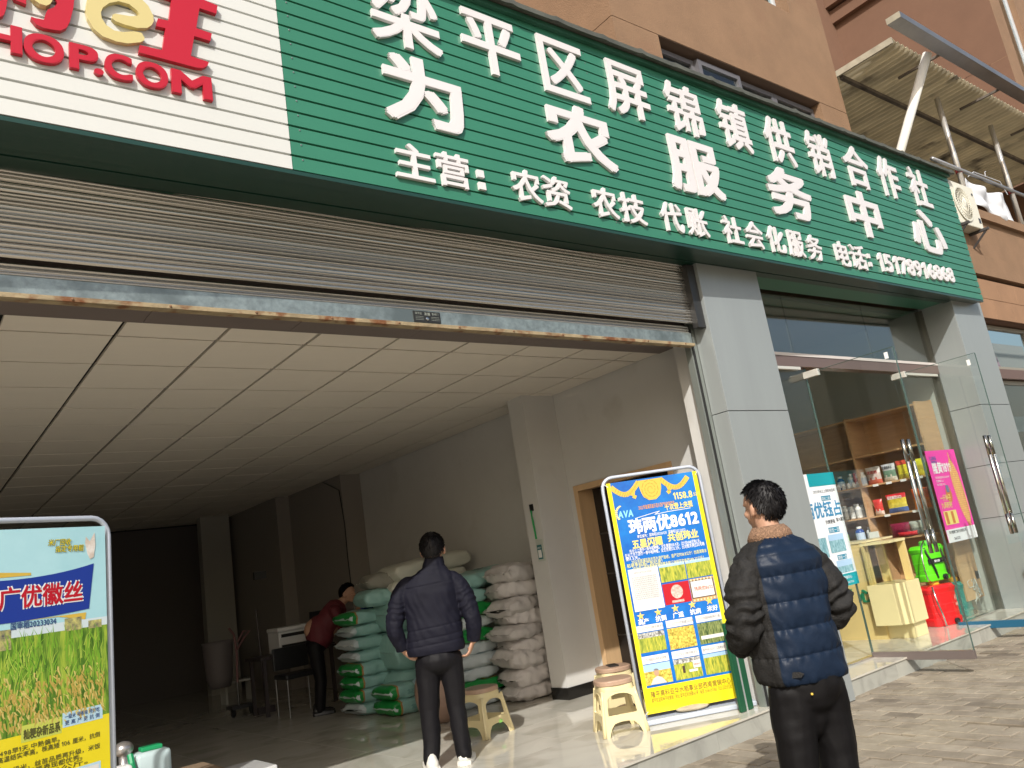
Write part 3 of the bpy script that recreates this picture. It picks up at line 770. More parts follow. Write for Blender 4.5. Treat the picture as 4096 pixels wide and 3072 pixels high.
FIELD = field('rice_field_print', (.16, .22, .03), (.55, .50, .06), (55, 55, 10), (.34, .38, .05))
FIELD2 = field('golden_rice_print', (.30, .22, .03), (.80, .62, .12), (40, 40, 40))
FIELDD = field('dark_rice_print', (.03, .07, .02), (.30, .34, .12), (90, 90, 14))
FIELDB = field('blue_field_print', (.06, .22, .26), (.35, .55, .62), (80, 80, 14))
SKYP = mat('sky_print', (.35, .52, .70), .4)
VILL = field('village_print', (.10, .10, .09), (.62, .62, .60), (45, 45, 45))

# white and teal poster inside left pane
t, P = poster((6.62, 4.275, .80), (1, -.0, 0), .64, 1.05, 'wall_poster', 'white and teal seed poster hung inside the glass behind the padded jacket', mat('paper_white', (.74, .76, .78), .5), .002)
b = MB(); quad(b, P, .19, .64, .93, 1.05, .002); quad(b, P, 0, .64, 0, .11, .002); b.build('print', mat('teal_band', (.0, .28, .33), .4), t)
b = MB(); text_flat(b, '2022年长江上游即将国审', .23, .865, .033, P, 0, depth=.002); text_flat(b, '抗倒更强', .32, .575, .040, P, .01, depth=.002); text_flat(b, '强大基因', .50, .585, .038, P, .01, depth=.002); b.build('print', INKB, t)
b = MB(); text_flat(b, '两优钰占', .02, .64, .155, P, .022, depth=.0025); b.build('print', INKBL, t)
b = MB(); quad(b, P, .34, .50, .79, .835, .002); quad(b, P, .34, .52, .49, .54, .002); quad(b, P, .38, .54, .24, .285, .002); b.build('print', mat('band_blue', (.02, .22, .35), .4), t)
b = MB(); text_flat(b, '国标二级米', .345, .795, .033, P, depth=.003); text_flat(b, '抗性一流', .345, .495, .042, P, depth=.003); text_flat(b, '高标一流', .385, .243, .038, P, depth=.003); text_flat(b, '西南营销中心', .33, .06, .035, P, depth=.003); text_flat(b, '023-53237232', .40, .02, .025, P, depth=.003); b.build('print', INKW, t)
b = MB(); quad(b, P, .30, .56, .31, .46, .002); quad(b, P, .34, .60, .12, .20, .002); quad(b, P, .02, .26, .28, .46, .002); b.build('print', FIELDB, t)
b = MB(); quad(b, P, .30, .56, .42, .475, .0025); quad(b, P, .34, .60, .18, .235, .0025); b.build('print', SKYP, t)

# pink maize poster
t, P = poster((9.21, 4.275, .965), (1, 0, 0), .72, 1.02, 'wall_poster', 'pink maize seed poster with a giant corn cob on the far glass', mat('paper_pink', (.80, .05, .38), .4), .002)
b = MB(); quad(b, P, 0, .72, 0, .14, .002); b.build('print', mat('paper_white', (.74, .76, .78), .5), t)
# the cob: many kernels in rows
KER = mat('kernel', (.80, .46, .16), .4, var=.2, scale=30); b = MB()
for i in range(7):
    for j in range(34):
        v = .19+j*.0235; e = 1-abs((v-.52)/.40)**3
        if v > .90: e *= .8
        hw = .095*max(.1, e); uu = .575+(.0-(v-.5)*.10)+hw*(i-3)/3.2
        if uu > .71: continue
        s_ = hw/3.6
        b.add([P(uu-s_, v, .003), P(uu+s_, v-.001, .003), P(uu+s_*.9, v+.018, .004), P(uu-s_*.9, v+.018, .004)], [(0, 1, 2, 3)])
b.build('print', KER, t)
b = MB(); b.add([P(.575+.09*cos(a*.3927)-.10*(.40*sin(a*.3927)), .52+.40*sin(a*.3927), .0015) for a in range(16)], [tuple(range(16))])
b.build('print', mat('cob_shade', (.70, .25, .16), .5), t)
b = MB(); text_flat(b, '隆黄1819', .07, .76, .135, P, .022, fit=.46, depth=.003)
for r_, s_ in enumerate(['审定编号国审玉20200347', '普通种籽 5.6', '种子质量 YPN']): text_flat(b, s_, .08, .70-.04*r_, .03, P, depth=.003)
b.build('print', INKW, t)
b = MB(); text_flat(b, '一斤种子', .06, .45, .075, P, .015, fit=.26, depth=.003); text_flat(b, '九两籽籽', .05, .37, .075, P, .015, fit=.26, depth=.003)
quad(b, P, .05, .36, .19, .34, .002); b.build('print', mat('ink_yellow', (.80, .68, .20), .4), t)
b = MB(); quad(b, P, .08, .14, .20, .33, .003); quad(b, P, .22, .28, .20, .33, .003); b.add([P(.30+.07*cos(a*.5236), .52+.10*sin(a*.5236), .0025) for a in range(12)], [tuple(range(12))]); b.build('print', mat('print_orange', (.55, .18, .05), .5), t)
b = MB(); quad(b, P, .26, .33, .54, .62, .003); b.build('print', mat('print_bluegrey', (.15, .18, .30), .5), t)
b = MB(); text_flat(b, 'LUNG', .06, .91, .055, P, .03, depth=.003); text_flat(b, '隆黄种业', .08, .875, .035, P, .01, depth=.003); b.build('print', mat('ink_violet', (.10, .12, .40), .4), t)
b = MB(); text_flat(b, '四川隆黄仁智农业有限公司', .06, .09, .038, P, .01, fit=.42, depth=.003); text_flat(b, '5665225', .14, .02, .04, P, .01, depth=.003); b.build('print', INKB, t)

# ------------------------------------------------------------------ goods on the shelves
def seed_bag(loc, w_, h_, cols, rz, label, tilt=0, txt=None, group='seed bags on the shelf'):
    t = empty('seed_bag', loc, rz, label, 'seed bag', group)
    n = 9; front = MB(); th = .035
    def pt(i, j, s_):
        u = i/(n-1)*2-1; v = j/(n-1)*2-1
        bul = (1-u*u)**.5*(1-abs(v)**3)**.5 if abs(u) < 1 and abs(v) < 1 else 0
        return Vector((u*w_/2*(1-.06*(1-v*v)), -s_*(th*bul+.001)+.004*nz((u*2+loc[1]*9, v*2, loc[0]*5), 1.5), h_/2+v*h_/2))
    for s_ in (1, -1):
        V = [pt(i, j, s_) for j in range(n) for i in range(n)]
        F = []; mi = []
        for j in range(n-1):
            for i in range(n-1):
                f = (j*n+i, j*n+i+1, (j+1)*n+i+1, (j+1)*n+i)
                F.append(f if s_ > 0 else f[::-1])
                mi.append(min(len(cols)-1, int((n-2-j+.3*((i*7+3) % 3))/(n-1)*len(cols))))
        o0 = len(front.v); front.v += [tuple(v) for v in V]; front.f += [tuple(k+o0 for k in f) for f in F]; front.mi += mi
    ms = [mat('bag_'+'_'.join('%02d' % int(c*99) for c in q), q, .22, var=.35, scale=18) for q in cols]
    front.build('pouch', ms, t, smooth=True, local=True)
    if txt:
        b = MB(); text_flat(b, txt[0], -w_*.36, h_*txt[2], txt[1], lambda u, v, d: (u, -th*.95-.004-d, v), .02, fit=w_*.72)
        b.build('print', txt[3], t, local=True)
    return t
RZS = -pi/2  # faces -X
def sb(y, z, w_, h_, cols, label, txt=None, x=9.70): return seed_bag((x, y, z), w_, h_, cols, RZS, label, txt=txt)
W1 = (.62, .60, .58); R1 = (.45, .04, .04); Yl = (.70, .62, .05); Gn = (.25, .38, .05); Bl = (.05, .10, .30)
sb(5.18, 1.747, .19, .21, [W1, (.55, .45, .42), (.5, .12, .08)], 'white and red grain bag leftmost on the second shelf', ('优质稻', .04, .6, mat('ink_red', (.5, .03, .03), .4)))
sb(4.98, 1.747, .17, .21, [(.45, .46, .48), (.15, .25, .18), (.55, .52, .45)], 'silver seed bag with a dark oval picture on the second shelf', ('宜昌优非占', .04, .72, INKB))
sb(4.79, 1.747, .18, .22, [(.6, .08, .05), Yl, Yl, (.45, .42, .05)], 'yellow and green rice bag with a red label on the second shelf')
sb(4.61, 1.747, .17, .20, [(.75, .68, .05), (.55, .45, .05), (.7, .62, .05)], 'plain yellow seed bag behind the steel handles')
sb(4.50, 1.747, .14, .22, [W1, (.3, .5, .12), (.2, .4, .08)], 'white and bright green seed bag at the right end of the second shelf')
sb(5.22, 1.372, .12, .19, [(.55, .05, .05), (.6, .06, .05), (.65, .55, .5)], 'small red seed pouch with a white dot on the third shelf')
sb(4.98, 1.372, .25, .22, [(.60, .03, .04), (.65, .50, .06), (.70, .58, .10), (.08, .15, .4)], 'large red and golden rice bag in the middle of the third shelf', ('田农两优GIQI', .045, .72, INKW))
sb(4.68, 1.372, .20, .24, [(.62, .12, .03), (.70, .22, .04)], 'orange packet leaning at the right of the third shelf')
for i, (y, col, lab) in enumerate([(5.0, (.20, .02, .05), 'dark crimson seed packet lying on the counter shelf'), (4.76, (.42, .45, .40), 'grey green seed packet lying on the counter shelf'), (4.90, (.55, .03, .04), 'flat red packet at the front of the counter shelf')]):
    q = seed_bag((9.66-.05*(i == 2), y, 1.085), .24, .16 if i < 2 else .05, [col, tuple(c*.6 for c in col)], RZS, lab)
def bottle(x, y, z, r, h, cb_, cc, label, lab_m=None, group='bottles on the shelf'):
    t = empty('bottle', (x, y, z), label=label, cat='bottle', group=group)
    MB().lathe([(r*.9, 0), (r, .01), (r, h*.66), (r*.85, h*.76), (r*.45, h*.84), (r*.45, h*.86)], (0, 0, 0), 14).build('body', cb_, t, smooth=True, local=True)
    MB().lathe([(r*.55, h*.86), (r*.58, h*.87), (r*.58, h-.002), (r*.5, h)], (0, 0, 0), 12).build('cap', cc, t, local=True)
    MB().lathe([(r+.0008, h*.15), (r+.0008, h*.6)], (0, 0, 0), 14).build('wrap', lab_m or INKW, t, local=True)
CW = mat('cap_white', (.75, .75, .73), .4); PLB = mat('bottle_blue', (.02, .06, .25), .25); PLW = mat('bottle_white', (.72, .72, .70), .35)
LG = mat('label_green', (.25, .42, .10), .4); LBL = mat('label_bluewhite', (.45, .55, .68), .4); LGR = mat('label_grey', (.50, .50, .48), .5)
for i in range(3): bottle(9.68, 5.62-.15*i+.0, 1.747, .045, .17+.01*(i % 2), PLW if i != 0 else PLB, CW, ('leftmost', 'middle', 'rightmost')[i]+' white capped pesticide bottle on the upper left shelf', LBL)
for i in range(4): bottle(9.63, 5.64-.07*i, 1.747, .022, .07, PLW, CW, ('first', 'second', 'third', 'last')[i]+' tiny white bottle from the left on the upper left shelf', LGR, 'tiny bottles on the shelf')
for i in range(2):
    for j in range(4):
        bottle(9.65+.10*i, 5.72-.085*j, 1.372, .036, .155+.02*((i+j) % 2), PLW, CW, ('front', 'back')[i]+' row white jar, '+('first', 'second', 'third', 'fourth')[j]+' from the left on the middle left shelf', LGR, 'white jars on the middle shelf')
bottle(9.66, 5.74, 1.082, .055, .19, PLB, CW, 'dark blue bottle with a green label on the lowest left shelf', LG)
bottle(9.66, 5.52, 1.082, .055, .19, PLB, CW, 'dark blue bottle with a pale label on the lowest left shelf', LBL)
bottle(9.70, 5.40, 1.082, .05, .17, PLW, CW, 'clear white bottle beside the dark blue ones on the lowest shelf', LGR)
for i, (y, c_) in enumerate(((5.40, R1), (5.36, W1))):
    seed_bag((9.66, y, 1.747), .07, .18, [c_, R1, W1], RZS, ('red' if i == 0 else 'white') + ' narrow packet standing beside the upright of the shelf')
o = own(MB().box(9.50, 9.512, 5.20, 5.32, 1.10, 1.19).build('price_card', mat('card_paper', (.7, .72, .66), .6))); tag(o, 'white card with a faint drawing standing at the counter edge', 'card')
for k, y in enumerate((5.1, 4.93, 4.75, 4.55)): tag(own(MB().box(9.593, 9.598, y, y+.07, 1.715, 1.742).build('price_tag', CW)), ('first', 'second', 'third', 'fourth')[k]+' white price tag from the left on the second shelf edge', 'price tag', 'price tags')
for k, y in enumerate((5.05, 4.7)): tag(own(MB().box(9.593, 9.598, y, y+.07, 1.34, 1.367).build('price_tag', CW)), ('left', 'right')[k]+' white price tag on the edge of the third shelf', 'price tag', 'price tags')

# ------------------------------------------------------------------ knapsack sprayers
def sprayer(loc, w_, d_, h_, m, rz, label, capm, taper=.92):
    t = empty('knapsack_sprayer', loc, rz, label, 'sprayer', 'knapsack sprayers')
    def ring(z, s_, ox=0, n=24, e=.45):
        r_ = []
        for k in range(n):
            a = 2*pi*k/n; c, s2 = cos(a), sin(a)
            r_.append(Vector((ox+w_/2*s_*(abs(c)**e)*(1 if c >= 0 else -1), d_/2*s_*(abs(s2)**e)*(1 if s2 >= 0 else -1), z)))
        return r_
    MB().loft([ring(z*h_, s_) for z, s_ in ((0, .93), (.015, .97), (.12, 1.0), (.18, 1.0), (.19, .92), (.3, .93), (.31, .95), (.33, .93), (.5, .94), (.51, .96), (.53, .94), (.8, .95), (.82, .99), (.90, 1.04), (.92, 1.04), (.93, .98), (.985, .90), (1, .82))]).build('tank', m, t, smooth=False, local=True, bevel=.003)
    MB().lathe([(.055, h_), (.058, h_+.005), (.058, h_+.035), (.045, h_+.05)], (0, 0, 0), 18).build('filler_cap', capm, t, local=True)
    MB().lathe([(.03, 0), (.03, .02), (.018, .022), (.018, .03)], (w_*.15, -d_/2-.0, h_*.08), 14, Matrix.Rotation(pi/2, 3, 'X')).build('valve', BLACK, t, local=True)
    return t
sg = sprayer((9.12, 4.50, .60), .34, .23, .38, mat('sprayer_green', (.12, .72, .01), .3), R(-20), 'lime green knapsack sprayer standing on top of the red one', mat('cap_green', (.10, .5, .05), .4))
MB().tube([(-.12, -.10, .36), (-.115, -.112, .30), (-.09, -.125, .22), (-.06, -.125, .12), (-.04, -.115, .03)], .012, 8).build('strap', BLACK, sg, local=True)
MB().tube([(.09, -.10, .36), (.09, -.118, .26), (.10, -.125, .16), (.11, -.115, .05)], .012, 8).build('strap', BLACK, sg, local=True)
MB().box(-.12, .12, -.127, -.112, .185, .235).build('chest_band', BLACK, sg, local=True)
b = MB(); text_flat(b, '爱农喜', -.05, .195, .026, lambda u, v, d: (u, -.1285-d, v), .02); b.build('print', INKW, sg, local=True)
sr = sprayer((9.07, 4.49, .141), .38, .26, .42, mat('sprayer_red', (.75, .012, .015), .28), R(-20), 'red knapsack sprayer standing on the floor beside the counter', mat('cap_yellow', (.75, .5, .03), .4))
b = MB(); text_flat(b, '农用', .03, .24, .06, lambda u, v, d: (u, -.117-d, v), .01); text_flat(b, '喷雾器', .03, .18, .04, lambda u, v, d: (u, -.117-d, v), .01); b.build('print', mat('ink_pale_red', (.8, .4, .35), .5), sr, local=True)
stt = sprayer((9.68, 4.55, .141), .28, .22, .38, mat('sprayer_teal', (.01, .22, .20), .3), R(10), 'teal knapsack sprayer in the corner beside the red one', mat('cap_orange', (.6, .3, .03), .4))
hose = MB(); hose.tube([(9.05, 4.46, .98), (8.95, 4.42, 1.03), (8.83, 4.40, .98), (8.77, 4.39, .86), (8.76, 4.39, .74), (8.80, 4.40, .64), (8.90, 4.42, .60)], .008, 8); hose.tube([(8.84, 4.40, .56), (8.83, 4.38, .4), (8.86, 4.37, .27), (8.88, 4.37, .15)], .010, 8)
o = own(hose.build('spray_hose', STEEL, smooth=True)); tag(o, 'silver curled spray hose hanging left of the lime green sprayer', 'hose')
o = MB().box(9.95, 10.05, 4.42, 4.56, .50, .585).build('power_strip', mat('socket_white', (.7, .72, .74), .4)); tag(own(o), 'white power socket block resting above the teal sprayer', 'socket')
b = MB()
for i in range(6):
    r_ = random.Random(i); pts = [(9.90+r_.uniform(-.03, .03), 4.44, .54)]
    for k in range(5): pts.append((9.66+.25*r_.random()+.02*k, 4.42-.02*r_.random(), .50-.045*k*(.5+r_.random())))
    b.tube(pts, .004, 6)
tag(own(b.build('power_cables', mat('cable_pale', (.55, .6, .6), .4), smooth=True)), 'tangle of pale cables over the teal sprayer', 'cable')
# board leaning on far pillar
b = MB(); b.hexa([(9.95, 3.76, .0), (10.8, 3.76, .0), (10.8, 3.79, .0), (9.95, 3.79, .0), (9.97, 3.868, .60), (10.82, 3.868, .60), (10.82, 3.898, .60), (9.97, 3.898, .60)])
tag(own(b.build('wooden_board', mat('board_beige', (.40, .33, .25), .8, var=.1, scale=4, dirt=((.30, .25, .19), 6, .6)), bevel=.003)), 'beige wooden board leaning against the far grey pillar', 'board')
tag(own(MB().box(9.35, 10.6, 3.62, 3.74, 0, .045).build('wooden_plank', mat('plank_wood', (.36, .27, .17), .8, var=.2, scale=5), bevel=.003)), 'low wooden plank lying on the paving under the blue door rail', 'plank')

# ------------------------------------------------------------------ interior door
dr = empty('interior_door', (XW, 5.5, .14), label='light wood framed doorway in the side wall with a dark door', cat='door')
LW = mat('light_wood', (.56, .37, .20), .45, var=.08, scale=3, stretch=(6, 6, .6))
MB().box(XW-.018, XW-.001, 4.85, 4.905, .14, 2.14).box(XW-.018, XW-.001, 6.13, 6.19, .14, 2.14).box(XW-.018, XW-.001, 4.905, 6.13, 2.08, 2.14).build('architrave', LW, dr, bevel=.003)
MB().box(XW, XW+.239, 4.865, 4.90, .14, 2.13).box(XW, XW+.239, 6.14, 6.175, .14, 2.13).box(XW, XW+.239, 4.90, 6.14, 2.095, 2.13).build('lining', LW, dr)
MB().box(XW+.20, XW+.235, 4.90, 6.14, .145, 2.09).build('door_leaf', mat('dark_door', (.015, .013, .013), .25), dr)
MB().box(XW+.195, XW+.1995, 4.90, 6.14, 1.62, 1.635).box(XW+.195, XW+.1995, 4.90, 6.14, 1.22, 1.235).box(XW+.195, XW+.1995, 4.90, 6.14, .62, .635).build('rail_line', mat('door_line', (.05, .045, .04), .3), dr)

# ------------------------------------------------------------------ banners
def banner_frame(t, P, W, H, zt, m, base_len=(0, 0), base_d=.1):
    r = .014; c = .09; o0 = .03
    pts = [P(-o0, -.06, -.02), P(-o0, H+.0-c+.03, -.02)]
    for k in range(1, 6): a = pi-k*pi/10; pts.append(P(-o0+c+c*cos(a), H+.045-c+c*sin(a), -.02))
    for k in range(0, 6): a = pi/2-k*pi/10; pts.append(P(W+o0-c+c*cos(a), H+.045-c+c*sin(a), -.02))
    pts.append(P(W+o0, -.06, -.02))
    MB().tube(pts, r, 10).build('frame', m, t, smooth=True)
FRM = mat('banner_frame_paint', (.50, .55, .64), .4, metal=.2)
ang = R(-30.62)
D = Vector((cos(ang), sin(ang), 0)); P0 = Vector((4.566, 4.617, 0))+D*.005+Vector((0, 0, .212))
BLUE = mat('banner_blue', (.012, .075, .48), .18, var=.25, scale=1.6, bump=.10, bscale=9, coat=.2, col2=(.01, .25, .68))
t, P = poster(P0+Vector((-D.y, D.x, 0))*.03, D, .755, 1.745, 'banner_stand', None, BLUE, .002)
tag(t, 'blue and yellow rice seed banner in a pale metal frame on the shop step', 'banner')
t['category'] = 'banner'
W_, H_ = .755, 1.745
banner_frame(t, P, W_, H_, 0, FRM)
b = MB(); b.hexa([P(-.05, -.07, .05), P(W_+.09, -.07, .05), P(W_+.09, -.07, -.12), P(-.05, -.07, -.12), P(-.05, -.035, .05), P(W_+.09, -.035, .05), P(W_+.09, -.02, -.12), P(-.05, -.02, -.12)])
b.build('base', FRM, t, bevel=.008)
for (u, v) in ((.01, .02), (W_-.01, .02), (.012, H_-.03), (W_-.012, H_-.03)): MB().tube([P(u, v, .004), P(u-.03 if u < .3 else u+.03, v-.03 if v < .5 else v+.03, -.012)], .003, 6).build('tie', mat('tie_white', (.7, .7, .7), .5), t)
YEL = mat('banner_yellow', (.80, .66, .02), .18, bump=.15, bscale=9, coat=.3)
def V(fv_): return H_*(1-fv_)
def U(fu): return W_*fu
b = MB(); quad(b, P, 0, U(.045), 0, H_, .0012); quad(b, P, U(.955), W_, 0, H_, .0012); quad(b, P, U(.045), U(.955), 0, V(.895), .0012); b.build('print', YEL, t)
# gold ornament (generic scroll garland)
b = MB(); LGO = mat('gold_dark', (.36, .22, .03), .35)
def disc(mb, P, cu, cv, ru, rv_, d, n=20, a0=0, a1=2*pi): mb.add([P(cu+ru*cos(a0+(a1-a0)*k/n), cv+rv_*sin(a0+(a1-a0)*k/n), d) for k in range(n)], [tuple(range(n))])
def ribbon(mb, P, pts, wd, d):
    for (a, b_) in zip(pts, pts[1:]):
        dx, dy = b_[0]-a[0], b_[1]-a[1]; l = sqrt(dx*dx+dy*dy) or 1; nx_, ny_ = -dy/l*wd/2, dx/l*wd/2
        mb.add([P(a[0]-nx_, a[1]-ny_, d), P(b_[0]-nx_, b_[1]-ny_, d), P(b_[0]+nx_, b_[1]+ny_, d), P(a[0]+nx_, a[1]+ny_, d)], [(0, 1, 2, 3)])
cu = .47*W_
b.add([P(cu-.10, H_-.012, .0015), P(cu-.085, H_-.10, .0015), P(cu-.07, H_-.145, .0015), P(cu-.03, H_-.175, .0015), P(cu+.03, H_-.175, .0015), P(cu+.07, H_-.145, .0015), P(cu+.085, H_-.10, .0015), P(cu+.10, H_-.012, .0015)], [tuple(range(8))])
for sx in (-1, 1):
    g = [(cu+sx*(.09+.23*s_), H_-.02-.085*sin(pi*s_*.95)) for s_ in [i/14 for i in range(15)]]
    ribbon(b, P, g, .040, .0016)
    ribbon(b, P, [(cu+sx*.10, H_-.03), (cu+sx*.14, H_-.07), (cu+sx*.155, H_-.125), (cu+sx*.13, H_-.14)], .028, .0018)
b.build('print', INKG, t)
b = MB()
for i in range(26):
    a = i*.65; r0 = .015+.0028*i
    ribbon(b, P, [(cu+r0*cos(a)*.9, H_-.09+r0*sin(a)), (cu+r0*cos(a+.5)*.9, H_-.09+r0*sin(a+.5))], .004, .0022)
for sx in (-1, 1):
    for k in range(12):
        s_ = k/12; x_, y_ = cu+sx*(.10+.2*s_), H_-.025-.085*sin(pi*s_*.95)
        ribbon(b, P, [(x_-.008, y_-.014), (x_+.008, y_+.014)], .003, .0022)
b.build('print', LGO, t)
b = MB()
text_flat(b, '1158.8', U(.70), V(.118), .072, P, .02, fit=.16, depth=.0022); text_flat(b, '公斤', U(.915), V(.112), .033, P, .01, depth=.0022)
text_flat(b, '十次登上央视', U(.58), V(.158), .053, P, .02, fit=.235, depth=.0022)
text_flat(b, '五星闪耀', U(.16), V(.305), .072, P, .03, fit=.25, depth=.0022); text_flat(b, '共创玮业', U(.55), V(.298), .072, P, .03, fit=.255, depth=.0022)
b.build('print', mat('ink_bright_gold', (.85, .68, .18), .3), t)
b = MB(); text_flat(b, '2022年溆浦百亩示范片测产验收亩产达', U(.30), V(.138), .036, P, .01, fit=.30, depth=.0022); b.build('print', mat('ink_orange', (.75, .33, .05), .4), t)
b = MB()
text_flat(b, '玮两优8612', U(.155), V(.240), .125, P, .035, fit=.585, depth=.0022)
text_flat(b, '审定编号：国审稻20206128  国审稻20232012', U(.23), V(.262), .028, P, .006, fit=.40, depth=.0022)
text_flat(b, '在长江上游作一季中稻种植，全生育期150.9天，比F优498迟熟2天。', U(.12), V(.322), .032, P, .008, fit=.60, depth=.0022)
text_flat(b, '在长江中下游作一季中稻种植，全生育期133.3天，比对照丰两优四号晚', U(.065), V(.338), .032, P, .008, fit=.655, depth=.0022)
text_flat(b, '熟1.5天。', U(.065), V(.353), .032, P, .008, depth=.0022)
ribbon(b, P, [(U(.26), V(.172)), (U(.45), V(.160)), (U(.52), V(.156)), (U(.46), V(.168)), (U(.62), V(.164)), (U(.86), V(.163))], .004, .0022)
for i, s_ in enumerate(['高产', '抗倒', '广适', '抗病', '米好']): text_flat(b, s_, U(.075+.186*i), V(.632-.002*i), .045, P, .022, depth=.0022)
b.build('print', INKW, t)
b = MB()
for i, s_ in enumerate(['2022年溆浦百亩示范片测产验收，亩产达1158.8公斤！创造湖南水', '稻单季稻高产新纪录！', '2024年江西宜春秀市镇的再生稻三块田平均亩产599.27公斤！']):
    text_flat(b, s_, U(.065 if i == 1 else .12), V(.369+.0145*i), .031, P, .008, fit=(.62 if i == 0 else .60 if i == 2 else None), depth=.0022)
b.build('print', mat('ink_pale_gold', (.75, .72, .30), .4), t)
# round rice logo with three letters
b = MB(); text_flat(b, 'AVA', U(.07), V(.165), .075, P, .03, fit=.125, depth=.0022, skew=.1); b.build('print', mat('ink_cyan', (.25, .62, .72), .4), t)
b = MB()
for k in range(9): a = R(110+k*14); disc(b, P, U(.13)+.058*cos(a), V(.142)+.06*sin(a), .012, .006, .002, 8)
b.build('print', mat('ink_wheat', (.75, .65, .30), .4), t)
# stars
b = MB()
for i in range(5):
    cu_, cv_ = U(.115+.186*i), V(.596-.004*i)
    for k in range(5):
        a = pi/2+k*2*pi/5
        b.add([P(cu_, cv_, .006), P(cu_+.013*cos(a-pi/5), cv_+.013*sin(a-pi/5), .0022), P(cu_+.033*cos(a), cv_+.033*sin(a), .0022)], [(0, 1, 2)])
        b.add([P(cu_, cv_, .006), P(cu_+.033*cos(a), cv_+.033*sin(a), .0022), P(cu_+.013*cos(a+pi/5), cv_+.013*sin(a+pi/5), .0022)], [(0, 1, 2)])
b.build('print', mat('star_gold', (.80, .60, .15), .25), t)
# document and pictures
b = MB(); quad(b, P, U(.065), U(.385), V(.575), V(.392), .0018)
for (c0, c1, f0, f1) in ((.045, .325, .664, .636), (.36, .645, .664, .634), (.68, .955, .664, .634), (.045, .325, .797, .765), (.36, .645, .797, .765), (.68, .955, .797, .765)): quad(b, P, U(c0), U(c1), V(f0), V(f1), .0018)
quad(b, P, U(.70), U(.935), V(.556), V(.486), .0022); quad(b, P, U(.70), U(.95), V(.737), V(.722), .0024); quad(b, P, U(.51), U(.60), V(.86), V(.85), .003)
quad(b, P, U(.56), U(.64), V(.846), V(.815), .003)
b.build('print', mat('print_paper', (.70, .69, .66), .4), t)
b = MB(); text_flat(b, '玮两优8612高产攻关测产验收意见', U(.12), V(.415), .017, P, 0, fit=.15, depth=.0024)
for i in range(12): text_flat(b, '测产验收专家组现场考察随机抽取田块实收'[i % 5:][:15-(i % 4)], U(.09), V(.434+.0085*i), .0125, P, 0, fit=.20, depth=.0024)
for (c, f, s_) in ((.10, .655, 'CCTV1《种子种子》'), (.42, .655, 'CCTV17报道2021年'), (.70, .654, 'CCTV2中国饭碗里的种子力量'), (.06, .787, 'CCTV2报道2022年农业农村部'), (.40, .787, 'CCTV2《种子种子》'), (.69, .787, '亩产908.1公斤！江西再生稻')): text_flat(b, s_, U(c), V(f), .022, P, .005, fit=.18, depth=.0024)
b.build('print', mat('ink_grey', (.20, .20, .24), .5), t)
b = MB(); quad(b, P, U(.395), U(.68), V(.568), V(.478), .0018); b.build('print', mat('print_red', (.45, .01, .02), .3), t)
b = MB(); disc(b, P, U(.54), V(.517), .048, .052, .0022, 24); quad(b, P, U(.47), U(.60), V(.563), V(.553), .0022); b.build('print', mat('print_rosette', (.60, .42, .36), .4, var=.5, scale=60), t)
b = MB(); quad(b, P, U(.69), U(.945), V(.560), V(.482), .0020); quad(b, P, U(.445), U(.47), V(.86), V(.83), .003); b.build('print', mat('print_dark', (.06, .035, .03), .4), t)
b = MB(); text_flat(b, '玮两优8612', U(.725), V(.529), .035, P, .012, fit=.155, depth=.0028); text_flat(b, '玮两优8612', U(.565), V(.836), .017, P, .01, fit=.055, depth=.0034); b.build('print', mat('print_rust', (.55, .10, .05), .4), t)
b = MB()
for k in range(7):
    for f in (.480, .568): quad(b, P, U(.70+.036*k), U(.70+.036*k)+.013, V(f+.004), V(f-.004), .0024)
b.build('print', mat('print_cream', (.75, .60, .40), .4), t)
b = MB(); quad(b, P, U(.685), U(.95), V(.575), V(.475), .0016); b.build('print', mat('print_tan', (.50, .30, .12), .4), t)
for (c0, c1, f0, f1, m_) in ((.395, .675, .470, .405, FIELD), (.685, .955, .470, .405, FIELD), (.045, .325, .750, .690, FIELD), (.36, .645, .757, .668, FIELD2), (.68, .955, .757, .668, FIELDD), (.045, .325, .885, .83, FIELD2), (.36, .645, .885, .82, FIELD), (.68, .955, .885, .815, FIELD)):
    b = MB(); quad(b, P, U(c0), U(c1), V(f0), V(f1), .0019); b.build('print', m_, t)
for (c0, c1, f0, f1, m_) in ((.395, .675, .405, .392, SKYP), (.685, .955, .405, .392, SKYP), (.045, .325, .690, .668, VILL), (.36, .645, .82, .80, VILL), (.045, .325, .83, .80, SKYP), (.68, .955, .815, .80, SKYP)):
    b = MB(); quad(b, P, U(c0), U(c1), V(f0), V(f1), .0019); b.build('print', m_, t)
# little figure in the interview picture
b = MB(); disc(b, P, U(.17), V(.838), .020, .026, .0024, 14); b.build('print', mat('print_skin', (.45, .28, .18), .5), t)
b = MB(); b.add([P(U(.09), V(.884), .0024), P(U(.26), V(.884), .0024), P(U(.22), V(.860), .0024), P(U(.175), V(.852), .0024), P(U(.13), V(.860), .0024)], [(0, 1, 2, 3, 4)]); b.build('print', mat('print_shirt', (.6, .55, .52), .5), t)
b = MB(); disc(b, P, U(.17), V(.829), .021, .014, .0027, 12, 0, pi); b.build('print', mat('print_hair', (.18, .17, .17), .5), t)
b = MB(); text_flat(b, '隆平高科亚华水稻事业部西南营销中心', U(.07), V(.936), .047, P, .008, fit=.64, depth=.0024)
text_flat(b, '梁平区益民种子经营部  地址:梁平区机场路161号  电话:15084312185  023-53237232', U(.07), V(.957), .030, P, .004, fit=.64, depth=.0024)
ribbon(b, P, [(U(.07), V(.940)), (U(.93), V(.940))], .0015, .0024)
b.build('print', mat('ink_brown', (.16, .07, .02), .5), t)
